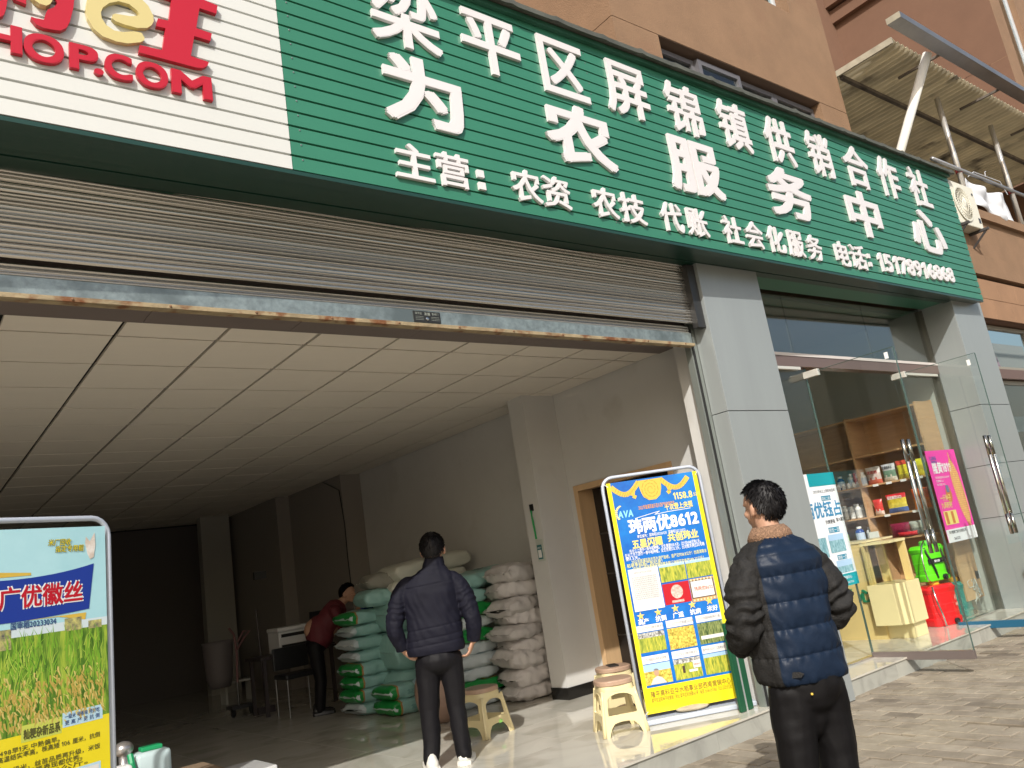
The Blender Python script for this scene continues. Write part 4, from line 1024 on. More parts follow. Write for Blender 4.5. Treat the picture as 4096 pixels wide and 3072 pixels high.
# stone weight on its foot
b = MB(); c = P(.36, -.028, .0); Rt = Matrix.Rotation(ang, 3, 'Z'); b.ell((0, 0, .02), (.13, .045, .022), None, 18, 8)
b.v = [tuple(Rt @ Vector(v)*(1+.12*nz(v, 14))+c) for v in b.v]
tag(own(b.build('stone', mat('stone_tan', (.42, .36, .26), .9, var=.2, scale=12, bump=.6, bscale=40), smooth=True)), 'flat tan stone weighing down the foot of the blue banner', 'stone')

# left banner
ang = R(22); D = Vector((cos(ang), sin(ang), 0)); WL, HL = .80, 1.75
lean = .03
Dn = Vector((D.y, -D.x, 0))
P0 = Vector((.95, 4.65, .205))-D*WL
LTM = mat('banner_cyan', (.36, .68, .76), .3, var=.10, scale=1.2, col2=(.50, .78, .84), coat=.2)
t = empty('banner_stand', tuple(P0+D*WL/2-Vector((0, 0, .205))), label='pale blue rice banner with red characters at the left edge of the picture', cat='banner')
def P(u, v, d): return P0+D*(u-.035*(HL-v)/HL)+Vector((0, 0, v))+Dn*d
b = MB(); b.hexa([P(0, 0, 0), P(WL, 0, 0), P(WL, 0, -.002), P(0, 0, -.002), P(0, HL, 0), P(WL, HL, 0), P(WL, HL, -.002), P(0, HL, -.002)]); b.build('sheet', LTM, t)
banner_frame(t, P, WL, HL, 0, FRM)
b = MB(); b.hexa([P(-.05, -.07, .1), P(WL+.05, -.07, .1), P(WL+.05, -.07, -.12), P(-.05, -.07, -.12), P(-.05, -.035, .1), P(WL+.05, -.035, .1), P(WL+.05, -.03, -.12), P(-.05, -.03, -.12)]); b.build('base', FRM, t, bevel=.008)
ZL = lambda z_: z_-.205
def UR(u_): return WL+u_
LBLUE = mat('print_royal', (.012, .04, .30), .3); 
b = MB(); n = 14; top = []; bot = []
for i in range(n+1):
    s_ = i/n; u_ = UR(-.80+.735*s_); top.append(P(u_, ZL(1.735-.02*sin(pi*s_*.8)+.045*s_**3+.0), .0015)); bot.append(P(u_-.03*s_**4, ZL(1.548+.0*s_-.014*(1-s_)+.0-.012*sin(pi*s_)), .0015))
b.add(top+bot, [(i, n+1+i, n+2+i, i+1) for i in range(n)]); b.build('print', LBLUE, t)
b = MB(); n = 10
b.add([P(UR(-.80), ZL(1.765), .0013), P(UR(-.52), ZL(1.758), .0013), P(UR(-.38), ZL(1.747), .0013), P(UR(-.38), ZL(1.735), .0013), P(UR(-.80), ZL(1.735), .0013)], [(0, 4, 3, 2, 1)])
b.add([P(UR(-.45), ZL(1.530), .0013), P(UR(-.11), ZL(1.532), .0013), P(UR(-.115), ZL(1.498), .0013), P(UR(-.25), ZL(1.528), .0013)], [(0, 3, 2, 1)])
b.build('print', INKG, t)
b = MB(); text_flat(b, '荃广优徽丝', UR(-.63), ZL(1.590), .105, P, .075, fit=.505, depth=.0020); b.build('print', INKW, t)
b = MB(); text_flat(b, '荃广优徽丝', UR(-.63), ZL(1.590), .105, P, .022, fit=.505, depth=.0030); b.build('print', mat('print_crimson', (.50, .006, .02), .35), t)
b = MB(); text_flat(b, '米厂回收', UR(-.30), ZL(1.868), .034, P, .022, fit=.115, depth=.0015, skew=.15); text_flat(b, '指定专用稻', UR(-.265), ZL(1.835), .034, P, .022, fit=.145, depth=.0015, skew=.15); 
b.build('print', mat('ink_black2', (.04, .06, .02), .5), t)
b = MB(); text_flat(b, '米厂回收', UR(-.30), ZL(1.868), .034, P, .004, fit=.115, depth=.004, skew=.15); text_flat(b, '指定专用稻', UR(-.265), ZL(1.835), .034, P, .004, fit=.145, depth=.004, skew=.15); b.build('print', mat('ink_lemon', (.80, .68, .02), .4), t)
b = MB(); b.add([P(UR(-.11), ZL(1.875), .002), P(UR(-.10), ZL(1.82), .002), P(UR(-.085), ZL(1.79), .002), P(UR(-.065), ZL(1.80), .002), P(UR(-.055), ZL(1.86), .002), P(UR(-.058), ZL(1.925), .002), P(UR(-.085), ZL(1.88), .002), P(UR(-.105), ZL(1.905), .002)], [tuple(range(8))]); b.build('print', mat('print_grain', (.75, .60, .48), .4, var=.25, scale=20, col2=(.85, .82, .78)), t)
# the printed rice field: a picture sheet with leaf blades and heads over it
b = MB(); quad(b, P, 0, WL, ZL(1.02), ZL(1.46), .0012); b.build('print', field('rice_print', (.05, .13, .01), (.36, .48, .05), (38, 38, 6), (.16, .30, .03)), t)
b = MB(); quad(b, P, 0, WL, ZL(1.455), ZL(1.50), .0011); b.build('print', mat('print_haze', (.62, .72, .76), .4), t)
rr_ = random.Random(3)
for nm, colr, cnt, zr, ln, wd in (('print', (.20, .42, .03), 170, (1.20, 1.40), .13, .006), ('print', (.42, .56, .08), 120, (1.15, 1.38), .10, .005), ('print', (.08, .20, .02), 90, (1.05, 1.32), .10, .006), ('print', (.50, .36, .08), 330, (1.04, 1.27), .05, .010), ('print', (.64, .52, .16), 240, (1.04, 1.30), .04, .008)):
    b = MB()
    for i in range(cnt):
        u0 = rr_.uniform(.02, WL-.03); z0 = rr_.uniform(*zr); a = rr_.gauss(pi/2, .33) if ln > .05 else rr_.gauss(-pi/2+.2, .3); l = ln*rr_.uniform(.5, 1.1)
        if ln > .05 and z0+l > 1.50: l = 1.50-z0
        bend = rr_.uniform(-.5, .5)
        p0 = (u0, z0); p1 = (u0+l*.55*cos(a), z0+l*.55*sin(a)); p2 = (p1[0]+l*.45*cos(a+bend), p1[1]+l*.45*sin(a+bend))
        if not (0.0 < p2[0] < WL-.005 and 1.03 < p2[1]): continue
        dd = .0014+.00002*rr_.randrange(60)
        b.add([P(p0[0]-wd/2, ZL(p0[1]), dd), P(p0[0]+wd/2, ZL(p0[1]), dd), P(p1[0]+wd*.4, ZL(p1[1]), dd), P(p2[0], ZL(p2[1]), dd), P(p1[0]-wd*.4, ZL(p1[1]), dd)], [(0, 1, 2, 3, 4)])
    b.build(nm, mat('leaf_print_%d' % int(colr[0]*100), colr, .4), t)
b = MB(); text_flat(b, '国审稻20233034', UR(-.475), ZL(1.495), .036, P, .02, fit=.215, depth=.0022); b.build('print', mat('ink_navy', (.04, .08, .22), .4), t)
b = MB(); quad(b, P, UR(-.22), UR(-.135), ZL(1.455), ZL(1.515), .0016); quad(b, P, UR(-.10), UR(-.03), ZL(1.452), ZL(1.49), .0016); quad(b, P, UR(-.60), UR(-.47), ZL(1.41), ZL(1.50), .0016); b.build('print', mat('field_sign_print', (.10, .14, .42), .4, var=.8, scale=30, col2=(.7, .65, .2)), t)
b = MB(); quad(b, P, 0, WL, 0, ZL(1.035), .0013); b.build('print', YEL, t)
b = MB(); quad(b, P, UR(-.425), UR(-.24), ZL(1.0), ZL(1.072), .0018); b.build('print', mat('tag_lime', (.55, .60, .10), .4), t)
b = MB(); quad(b, P, UR(-.235), UR(-.035), ZL(1.02), ZL(1.085), .0018); quad(b, P, UR(-.75), UR(-.05), ZL(.60), ZL(.83), .0018); b.build('print', mat('tag_pale', (.45, .65, .75), .4), t)
b = MB(); text_flat(b, '籼粳杂新品系', UR(-.415), ZL(1.010), .046, P, .035, fit=.17, depth=.0022)
for i, s_ in enumerate(['全生育期比对照F优498早1天,中熟偏早。', '耐低温不易坐兜，耐高温结实率高，株高矮 106 厘米，抗倒', '性较强。', '长江上中下游双国审一级米，丝苗品质再升级，米饭', '适合直播、机插、人工移栽等表现都优秀。', '高产栽培亩产可达850公斤。']):
    text_flat(b, s_, UR(-.78), ZL(.965-.026*i), .026, P, .008, fit=(.55, .73, .1, .73, .66, .70)[i], depth=.0022)
b.build('print', mat('ink_olive', (.09, .09, .02), .5), t)
b = MB(); text_flat(b, '一级米 带香味 特好吃', UR(-.225), ZL(1.055), .023, P, .012, fit=.175, depth=.0022); text_flat(b, '更 高 产 更 抗 倒', UR(-.225), ZL(1.028), .023, P, .012, fit=.175, depth=.0022); b.build('print', mat('ink_navy', (.04, .08, .22), .4), t)
b = MB(); quad(b, P, UR(-.74), UR(-.06), ZL(.61), ZL(.82), .0022); b.build('print', mat('print_paper', (.70, .69, .66), .4), t)

# ------------------------------------------------------------------ plastic stools
def stool_mesh_parts(t):
    SB = mat('stool_cream', (.68, .58, .33), .32); ST = mat('stool_seat', (.40, .27, .19), .38)
    def rr2(z, a, n=32, e=.5, ax=1.0):
        out = []
        for k in range(n):
            th = 2*pi*k/n; c, s_ = cos(th), sin(th)
            out.append(Vector((a*ax*(abs(c)**e)*(1 if c >= 0 else -1), a*(abs(s_)**e)*(1 if s_ >= 0 else -1), z)))
        return out
    MB().loft([rr2(.338, .135, e=.75), rr2(.342, .142, e=.75), rr2(.368, .142, e=.75), rr2(.375, .136, e=.75), rr2(.376, .11, e=.75)]).build('seat', ST, t, smooth=False, local=True, bevel=.002)
    def half(z): return .125+(.34-z)*.13
    import mathutils
    MB().loft([rr2(.300, half(.30)+.003), rr2(.318, half(.318)+.004), rr2(.3375, .129)]).build('apron', SB, t, local=True)
    for q in range(4):
        Rm = Matrix.Rotation(q*pi/2, 3, 'Z')
        def Q(s_, z, d=0): return Rm @ Vector((s_, -half(z)+d, z))
        H0 = half(0)-.004
        outer = [(-H0, 0), (-H0+.040, 0), (-half(.03)+.050, .03), (-half(.06)+.062, .058)]
        for k in range(1, 8): u = -1+2*k/8; outer.append((u*(half(.08)-.062), .078+.016*(1-u*u)))
        outer += [(half(.06)-.062, .058), (half(.03)-.050, .03), (H0-.040, 0), (H0, 0), (half(.15)-.004, .15), (half(.30)-.004, .302), (-half(.30)+.004, .302), (-half(.15)+.004, .15)]
        hole = [(-half(.14)+.044, .142), (-half(.14)+.040, .150), (-half(.22)+.036, .22)]
        for k in range(0, 11): a = pi-pi*k/10; hole.append(((half(.24)-.034)*cos(a), .236+.050*sin(a)))
        hole += [(half(.22)-.036, .22), (half(.14)-.040, .150), (half(.14)-.044, .142)]
        pts = outer+hole; n = len(pts); n1 = len(outer)
        tri = mathutils.geometry.tessellate_polygon([[Vector((a, b_, 0)) for a, b_ in outer], [Vector((a, b_, 0)) for a, b_ in hole]])
        V = [Q(a, b_) for a, b_ in pts]+[Q(a*.985, b_, .011) for a, b_ in pts]
        F = [tuple(f) for f in tri]+[tuple(k+n for k in f[::-1]) for f in tri]
        F += [(k, (k+1) % n1, n+(k+1) % n1, n+k) for k in range(n1)]
        m_ = n-n1; F += [(n1+k, n1+(k+1) % m_, n+n1+(k+1) % m_, n+n1+k) for k in range(m_)]
        MB().add(V, F).build('side_frame', SB, t, local=True)
        # raised bead round the arch
        MB().tube([Q(a, b_, -.001) for a, b_ in hole], .0035, 6).build('bead', SB, t, local=True)
    for sx in (-1, 1):
        for sy in (-1, 1):
            MB().tube([(sx*(half(z)-.007), sy*(half(z)-.007), z) for z in (0, .08, .16, .24, .31)], [.016, .013, .012, .011, .010], 10).build('leg', SB, t, local=True, smooth=True)
st1 = empty('plastic_stool', (4.385, 4.735, .14), R(-30), 'cream plastic stool with a brown seat standing alone in front of the blue banner', 'stool', 'plastic stools')
stool_mesh_parts(st1)
st1.scale = (1.0, 1.0, 1.0)
st2 = copy_tree(st1); st2.location = (3.99, 5.93, .14); st2.rotation_euler.z = R(12); st2['label'] = 'cream plastic stool beside the legs of the man in the navy jacket'
st3 = copy_tree(st1); st3.location = (4.86, 5.22, .14); st3.rotation_euler.z = R(-24); st3['label'] = 'cream plastic stool behind the blue banner with a phone on its seat'
b = MB().box(-.075, .075, -.04, .04, 0, .009); Rm = Matrix.Rotation(R(60), 3, 'Z'); b.v = [tuple(Rm @ Vector(v)+Vector((4.86, 5.22, .5165))) for v in b.v]
tag(own(b.build('mobile_phone', BLACK, bevel=.003)), 'black mobile phone lying on the stool behind the banner', 'phone')
b = MB().box(-.03, .03, -.001, .001, -.01, .012); Rm = Matrix.Rotation(R(12), 3, 'Z')
tg = MB().box(.015, .055, -.1585, -.1575, .088, .112).build('sticker', mat('sticker_green', (.25, .55, .12), .4), st2, local=True)

# ------------------------------------------------------------------ sacks
def sack(loc, L_, W_2, H_2, rz, ms, label, cat='sack', group=None, style='plain', seed=0, tilt=(0, 0), wr=1.0, nu=26, nv=30, ends=(.76, 1), pinch=False):
    t = empty('sack', loc, rz, label, cat, group); t.rotation_euler = (tilt[0], tilt[1], rz)
    rs = random.Random(seed); o1 = rs.uniform(0, 50)
    b = MB(); rings = []; L2 = L_/2
    for j in range(nv+1):
        s_ = -1+2*j/nv; ss = abs(s_)
        blunt = style != 'pinch' and pinch is False
        hh = H_2/2*max(.04, (1-ss**(9 if blunt else 3.4)))**.5; ww = W_2/2*(.94+.06*(1-ss**4)) if style != 'pinch' else W_2/2*(.72+.28*(1-ss**2.2))
        if ss > .93 and not blunt: hh = H_2*.03
        if ss > .985 and blunt: hh *= .5; ww *= .96
        ring = []
        for k in range(nu):
            a = 2*pi*k/nu; c, s2 = cos(a), sin(a)
            y = ww*(abs(c)**(.5 if blunt else .72))*(1 if c >= 0 else -1); z = hh*(abs(s2)**(.55 if blunt else .62))*(1 if s2 >= 0 else -1)
            d = nz((s_*3+o1, c*2.2, s2*2.2), 1.4)*.018*wr+nz((s_*9+o1, c*5, s2*3), 1.6)*.006*wr
            if ss > .55: d += .007*wr*sin(a*nu*.37+o1)*(ss-.55)*2
            x = s_*L2+(.012*nz((c*3, s2*3, o1), 2) if ss > .9 else 0)
            sag = .0
            ring.append(Vector((x, y+d*c*1.4, max(z+d*s2+(.010*sin(c*9+o1) if ss > .93 and not blunt else 0), -H_2/2*1.02)+H_2/2)))
        rings.append(ring)
    b.loft(rings, True)
    # material bands
    if style == 'green':
        for i, f in enumerate(b.f):
            xs_ = sum(b.v[q][0] for q in f)/len(f)/L2
            if abs(xs_) > .80: b.mi[i] = 1
            if .77 < abs(xs_) <= .80: b.mi[i] = 2
        for i, f in enumerate(b.f):
            xs_ = sum(b.v[q][0] for q in f)/len(f)/L2; zs_ = sum(b.v[q][2] for q in f)/len(f)
            if abs(xs_) > .93 and .40 < zs_/H_2 < .60: b.mi[i] = 3
    elif style == 'side':
        for i, f in enumerate(b.f):
            ys_ = sum(b.v[q][1] for q in f)/len(f)/(W_2/2); zs_ = sum(b.v[q][2] for q in f)/len(f)/H_2
            if ys_ < -.66: b.mi[i] = 1
            if ys_ < -.66 and .44 < zs_ < .56: b.mi[i] = 3
            if -.70 < ys_ < -.60 and zs_ < .95: b.mi[i] = 2 if zs_ > .8 or zs_ < .2 else b.mi[i]
    elif style == 'paleside':
        for i, f in enumerate(b.f):
            ys_ = sum(b.v[q][1] for q in f)/len(f)/(W_2/2)
            if ys_ < -.72: b.mi[i] = 3
    elif style == 'paleend':
        for i, f in enumerate(b.f):
            if abs(sum(b.v[q][0] for q in f)/len(f)/L2) > .80: b.mi[i] = 1
    elif style == 'red':
        for i, f in enumerate(b.f):
            xs_ = sum(b.v[q][0] for q in f)/len(f)/L2
            if xs_ < -.72: b.mi[i] = 1
    o = b.build('sack_body', ms, t, smooth=True, local=True)
    th = MB()
    for e in (-1, 1):
        th.tube([(e*L2*.955, -W_2*.44, H_2*.52), (e*L2*.958, 0, H_2*.53), (e*L2*.955, W_2*.44, H_2*.52)], .0025, 5)
    th.build('seam_thread', mat('thread', (.7, .68, .62), .8), t, local=True)
    return t
TEAL = mat('sack_teal', (.26, .46, .42), .30, var=.08, scale=5, bump=.6, bscale=10, stretch=(1, 2, 2), coat=.15)
GRN = mat('sack_green', (.012, .24, .045), .3, bump=.35, bscale=14); BRN = mat('sack_trim', (.38, .19, .06), .5); PALE = mat('sack_pale', (.50, .56, .57), .45, bump=.4, bscale=18)
WOV = mat('woven_grey', (.52, .49, .465), .65, var=.10, scale=6, bump=.5, bscale=12, stretch=(1, 2.4, 1))
REDM = mat('sack_red', (.42, .02, .03), .4); PRN = mat('sack_print_white', (.50, .50, .52), .5, var=.3, scale=14)
CREAMS = mat('sack_cream', (.55, .55, .47), .45, bump=.3, bscale=14); BRNS = mat('sack_brown', (.30, .20, .15), .55, bump=.6, bscale=20, var=.1, scale=5)
tm = [TEAL, GRN, BRN, PALE]
def sack_print(t, L_, W_2, H_2, txt, m):
    b = MB(); text_flat(b, txt, -L_*.30, -W_2*.12, .075, lambda u, v, d: (u, v, H_2*1.0+d+.004), .02, fit=L_*.5)
    text_flat(b, '45% 50kg', -L_*.2, -W_2*.34, .045, lambda u, v, d: (u, v, H_2*1.0+d+.004), .01, fit=L_*.26)
    b.build('print', m, t, local=True)
    b = MB(); text_flat(b, txt, -L_*.28, H_2*.30, .05, lambda u, v, d: (u, -W_2*.5-.004-d, v), .02, fit=L_*.42); b.build('print', m, t, local=True)
SPR = mat('sack_faint_print', (.16, .33, .31), .5)
# left pile: sacks lying along X with their ends toward the left
zt = .14; hs = [.135]*8
ordn = ['lowest', 'second', 'third', 'fourth', 'fifth', 'sixth', 'seventh', 'topmost']
stl = ['paleend', 'green', 'green', 'green', 'paleend', 'paleend', 'paleend', 'green']
for i in range(8):
    st_ = 'green' if stl[i] == 'green' else 'plain'
    ms = tm if st_ == 'green' else [TEAL, PALE, BRN, PALE]
    sack((4.50+random.uniform(-.015, .015), 8.60+random.uniform(-.015, .015), zt-.004), .84, .46, .155, random.uniform(-.03, .03), ms, '%s teal fertiliser sack of the left pile, %s end' % (ordn[i], 'green' if st_ == 'green' else 'pale'), group='teal fertiliser sacks', style='green' if st_ == 'green' else 'paleend', pinch=st_ != 'green', seed=i, nv=44)
    zt += .134+.004*(i > 4)
for i in range(2):
    q_ = sack((4.62, 8.06, .138+.150*i), .86, .46, .165, R(3-4*i), tm, '%s teal sack with a green end in front of the left pile' % ('lower', 'upper')[i], group='teal fertiliser sacks', style='green', seed=20+i, nv=44); sack_print(q_, .86, .46, .165, '复合肥料', SPR)
for i in range(2):
    sack((4.78, 7.52+.04*i, .138+.125*i), .62, .36, .13, R(4), [PRN, REDM, PRN, PALE], '%s white sack with red corner beside the man in navy' % ('lower', 'upper')[i], group='white and red sacks', style='red', seed=30+i)
# middle pile: long sides toward the camera
z = .14; specs = ['paleside', 'side', 'paleside', 'paleside', 'paleside', 'side', 'paleside', 'side', 'teal', 'tealtop']
nmd = ['lowest', 'second', 'third', 'fourth', 'fifth', 'sixth', 'seventh', 'eighth', 'ninth', 'topmost']
BLT = mat('sack_bluish', (.30, .46, .52), .32, bump=.6, bscale=10, coat=.1)
for i, s_ in enumerate(specs):
    h = .13 if i < 8 else .15
    ms = [BLT if i in (0, 2, 3) else TEAL, GRN, BRN, PALE]
    sack((4.77+.03*sin(i*2.1), 7.42+.02*cos(i*3), z-.006), .74, .56, h+.014, R(2*sin(i*5)), ms, '%s sack of the middle pile, %s front' % (nmd[i], 'green' if s_ == 'side' else 'pale' if s_ == 'paleside' else 'plain teal'), group='middle pile of sacks', style=s_ if s_ in ('side', 'paleside') else 'plain', seed=40+i, tilt=(0, 0) if i < 9 else (0, R(-4)))
    z += h-.006
top1 = sack((5.15, 7.55, z-.16), .92, .46, .20, R(4), tm, 'large teal sack with a green stripe across the top of the middle pile', group='middle pile of sacks', seed=60, tilt=(0, R(-6)))
MB().box(-.18, -.12, -.19, .15, .196, .203).build('stripe', GRN, top1, local=True)
b = MB(); text_flat(b, '农', .12, -.06, .13, lambda u, v, d: (u, v, .2035+d), .03); b.build('print', INKB, top1, local=True)
for i, (x, y, zz_, l, rz) in enumerate([(4.95, 8.25, 1.36, .98, R(-2)), (5.0, 8.2, 1.52, 1.05, R(2))]):
    s1 = sack((x, y, zz_-.02), l, .52, .2, rz, [CREAMS], '%s cream sack with blue print behind the head of the man in navy' % ('lower', 'upper')[i], group='cream sacks on top', seed=62+i, tilt=(0, R(-5)))
    b = MB(); text_flat(b, '水大', -.1+.05*i, -.10, .14, lambda u, v, d: (u, v, .187+d-abs(u)*.04), .03); b.build('print', mat('sack_blue_ink', (.03, .12, .42), .5), s1, local=True)
for k in range(3): sack((4.9, 8.25, .14+.4*k), 1.0, .5, .42, 0, [TEAL], ('lowest', 'middle', 'uppermost')[k]+' bulky teal sack glimpsed between the two piles', group='sacks behind the middle pile', seed=90+k)
sack((4.55, 8.3, 1.42), .62, .42, .19, R(-8), [mat('sack_drab', (.25, .24, .20), .8, bump=.5, bscale=25)], 'drab woven sack left of the head of the man in navy', seed=66, style='pinch')
sack((4.55, 8.3, 1.25), .7, .45, .19, R(-8), [TEAL], 'teal sack under the drab woven sack', seed=67)
# brown round sack behind the man
b = MB(); b.ell((0, 0, .27), (.24, .22, .29), None, 28, 18)
b.v = [(x*(1+.05*nz((x, y, z), 5)), y*(1+.05*nz((x, y, z), 7)), max(.0, z)) for x, y, z in b.v]
b.v = [tuple(Vector(v)+Vector((4.22, 6.95, .14))) for v in b.v]
tag(own(b.build('round_sack', BRNS, smooth=True)), 'bulging brown sack standing behind the knees of the man in navy', 'sack')
# grey woven sacks against the column
zb_ = .14; hgt = [.13, .17, .155, .135, .115, .13, .15, .15, .155]
gn = ['lowest', 'second', 'third', 'fourth', 'fifth', 'sixth', 'seventh', 'eighth', 'topmost']
for i, h in enumerate(hgt):
    sack((5.29+.05*sin(i*2.7), 6.93, zb_-.008), .66-.05*(i % 2), .44, h+.035+.01*(i % 3), R(15*sin(i*3.3)), [WOV], '%s grey woven sack stacked beside the white column' % gn[i], group='grey woven sacks', style='pinch', seed=70+i, wr=1.45, tilt=(R(3*sin(i*7)), R(5*sin(i*4))))
    zb_ += h
# blue and yellow packs on the left pile
for i, (x, c_) in enumerate(((4.42, (.02, .08, .35)), (4.56, (.55, .40, .05)), (4.70, (.02, .08, .35)))):
    seed_bag((x, 8.55+.05*(i % 2), 1.225), .22, .10, [c_, tuple(q*.7 for q in c_)], R(0), ('blue', 'yellow', 'navy blue')[i]+' packet lying on the left pile of sacks', group='packets on the left pile')

# ------------------------------------------------------------------ small things on the walls
b = MB().box(5.2185, 5.2245, 6.36, 6.42, 1.95, 2.02)
tag(own(b.build('wall_switch', BLACK, bevel=.002)), 'black switch plate on the left face of the white column', 'switch')
b = MB(); b.tube([(5.212, 6.39, 1.955), (5.20, 6.38, 1.90), (5.205, 6.385, 1.83), (5.213, 6.385, 1.72), (5.216, 6.39, 1.67)], .007, 6); b.tube([(5.212, 6.40, 1.955), (5.205, 6.375, 1.85), (5.216, 6.38, 1.67)], .006, 6)
tag(own(b.build('green_lanyard', mat('ribbon_green', (.01, .30, .08), .6))), 'green ribbon hanging from the black switch on the column', 'lanyard')
cd = empty('hanging_card', (5.22, 6.36, 1.46), label='plastic wallet with a white card hanging below the green ribbon', cat='card')
MB().box(5.2205, 5.2235, 6.30, 6.41, 1.45, 1.66).build('wallet', mat('clear_wallet', (.45, .48, .42), .3), cd)
MB().box(5.2165, 5.2195, 6.325, 6.395, 1.47, 1.61).build('card', mat('card_teal', (.03, .14, .15), .4), cd)
MB().box(5.2145, 5.216, 6.335, 6.385, 1.485, 1.56).build('card_label', CW, cd)
b = MB(); text_flat(b, '收款码', 0, 0, .02, lambda u, v, d: (5.2140-d, 6.388-u, 1.572+v)); b.build('print', INKW, cd)
b = MB(); b.tube([(5.33, 11.35-.0, 3.12), (5.30, 10.77, 2.9), (5.33, 10.765, 2.4), (5.325, 10.77, 1.9), (5.33, 10.765, 1.45)], .008, 6)
tag(own(b.build('wall_cable', BLACK)), 'black cable running down the corner behind the woman', 'cable')
tag(own(MB().box(3.98, 4.14, 10.8, 10.86, 1.80, 1.90).build('wall_box', mat('box_dark', (.03, .03, .03), .6))), 'small black box on the dim wall above the printer', 'box')

# green frame behind banner
gfm = empty('green_board', (5.2, 4.2, .14), label='dark green folded panel standing behind the blue banner', cat='panel')
GB = mat('green_paint', (.005, .07, .03), .3)
MB().box(5.05, 5.11, 4.13, 4.16, .141, .78).box(5.14, 5.20, 4.135, 4.165, .141, .74).build('panel', GB, gfm, bevel=.006)
MB().box(5.113, 5.137, 4.14, 4.15, .141, .76).build('hinge', ALU, gfm)

# ------------------------------------------------------------------ dim things deep in the shop
DK = mat('dark_wood', (.04, .03, .03), .5)
dsk = empty('desk', (4.35, 10.9, .14), label='small dark desk under the printer in the dim back of the shop', cat='desk')
MB().box(3.75, 4.75, 10.2, 10.75, .80, .84).build('desk_top', DK, dsk)
for x in (3.79, 4.68):
    for y in (10.24, 10.68): MB().box(x, x+.04, y, y+.04, .14, .80).build('leg', DK, dsk)
pr = empty('printer', (4.3, 10.5, .84), label='white office printer standing on the dim desk', cat='printer')
PW_ = mat('printer_white', (.62, .62, .62), .4)
MB().box(4.02, 4.50, 10.25, 10.62, .841, 1.10).build('body', PW_, pr, bevel=.01); MB().box(4.0, 4.52, 10.22, 10.60, 1.101, 1.15).build('lid', PW_, pr, bevel=.01)
MB().box(4.05, 4.47, 10.238, 10.249, .90, .94).box(4.05, 4.47, 10.238, 10.249, 1.03, 1.07).build('paper_slot', BLACK, pr)
mn = empty('computer_monitor', (4.75, 10.5, .84), label='black monitor beside the printer', cat='monitor')
MB().box(4.52, 4.9, 10.4, 10.43, .95, 1.28).build('screen', BLACK, mn); MB().box(4.68, 4.74, 10.41, 10.44, .841, .949).box(4.6, 4.82, 10.38, 10.5, .8405, .85).build('stand', BLACK, mn)
chh = empty('office_chair', (4.1, 9.9, .14), label='black office chair with steel legs in front of the desk', cat='chair')
MB().box(3.85, 4.3, 9.7, 10.1, .56, .62).build('seat', BLACK, chh, bevel=.02); MB().box(3.85, 4.3, 10.06, 10.1, .66, .92).build('backrest', BLACK, chh, bevel=.01)
for x in (3.87, 4.28):
    for y in (9.72, 10.08): MB().tube([(x, y, .56), (x, y, .141)], .008, 8).build('leg', mat('dull_leg', (.2, .2, .2), .4, metal=.7), chh)
ls = empty('low_stool', (4.25, 12.9, .14), label='low white wooden step stool in the dim back of the shop', cat='stool')
MB().box(4.1, 4.55, 12.7, 12.98, .42, .45).build('seat', mat('stool_white', (.5, .5, .46), .5), ls)
for x in (4.12, 4.50): MB().box(x, x+.03, 12.72, 12.96, .141, .42).build('leg', mat('stool_white', (.5, .5, .46), .5), ls)
bk = empty('plastic_tub', (3.9, 12.6, .14), label='pale plastic tub on a hand cart in the dark back of the shop', cat='tub')
MB().lathe([(.14, .42), (.18, .55), (.21, 1.0), (.22, 1.06), (.20, 1.06), (.17, .56)], (3.95, 12.4, 0), 20).build('body', mat('tub_pale', (.17, .15, .15), .5), bk, smooth=True)
htr = empty('hand_truck', (3.9, 11.2, .14), label='thin hand truck with a folded handle in the dark back of the shop', cat='hand truck')
MB().tube([(3.72, 11, .55), (3.74, 11, .9), (3.72, 11, 1.15), (3.66, 11, 1.24)], .015, 8).tube([(3.74, 11, .95), (3.84, 11, 1.08), (3.93, 11, 1.17), (3.84, 11, 1.17), (3.76, 11, 1.05)], .012, 8).build('handle', mat('truck_red', (.14, .05, .05), .5), htr)
MB().box(3.6, 3.9, 10.9, 11.15, .24, .28).build('platform', DARKM, htr)
for x in (3.62, 3.86): MB().lathe([(.05, 0), (.06, .01), (.06, .03), (.05, .04)], (x, 11, .20), 14, Matrix.Rotation(pi/2, 3, 'Y')).build('wheel', BLACK, htr)
MB().tube([(3.72, 11, .28), (3.72, 11, .56)], .015, 8).build('post', DARKM, htr)
bro = MB(); bro.tube([(3.96, 10.7, .14), (3.93, 10.72, 1.42)], .013, 8); bro.box(3.85, 4.07, 10.68, 10.73, .14, .22)
tag(own(bro.build('broom', DK)), 'dark broom standing against the dim partition', 'broom')
# jugs near the left banner
JW = mat('jug_white', (.55, .66, .66), .35, trans=.15); JG = mat('jug_green', (.01, .28, .10), .4)
bx = tag(own(MB().box(1.0, 1.75, 5.35, 5.95, .141, .50).build('carton', mat('carton_brown', (.22, .15, .09), .9), bevel=.004)), 'brown carton under the jugs beside the left banner', 'carton')
jg = empty('plastic_jug', (1.33, 5.6, .50), label='pale plastic jug with a green cap beside the left banner', cat='jug')
MB().box(1.24, 1.44, 5.50, 5.66, .502, .70).build('body', JW, jg, bevel=.025, smooth=True); MB().box(1.28, 1.40, 5.54, 5.62, .701, .725).build('cap', JG, jg, bevel=.005)
MB().tube([(1.215, 5.53, .705), (1.215, 5.50, .66), (1.23, 5.48, .55)], .018, 8).build('green_strap', JG, jg)
j2 = empty('plastic_jug', (1.2, 5.45, .5), label='white jug with blue print just behind the banner frame', cat='jug')
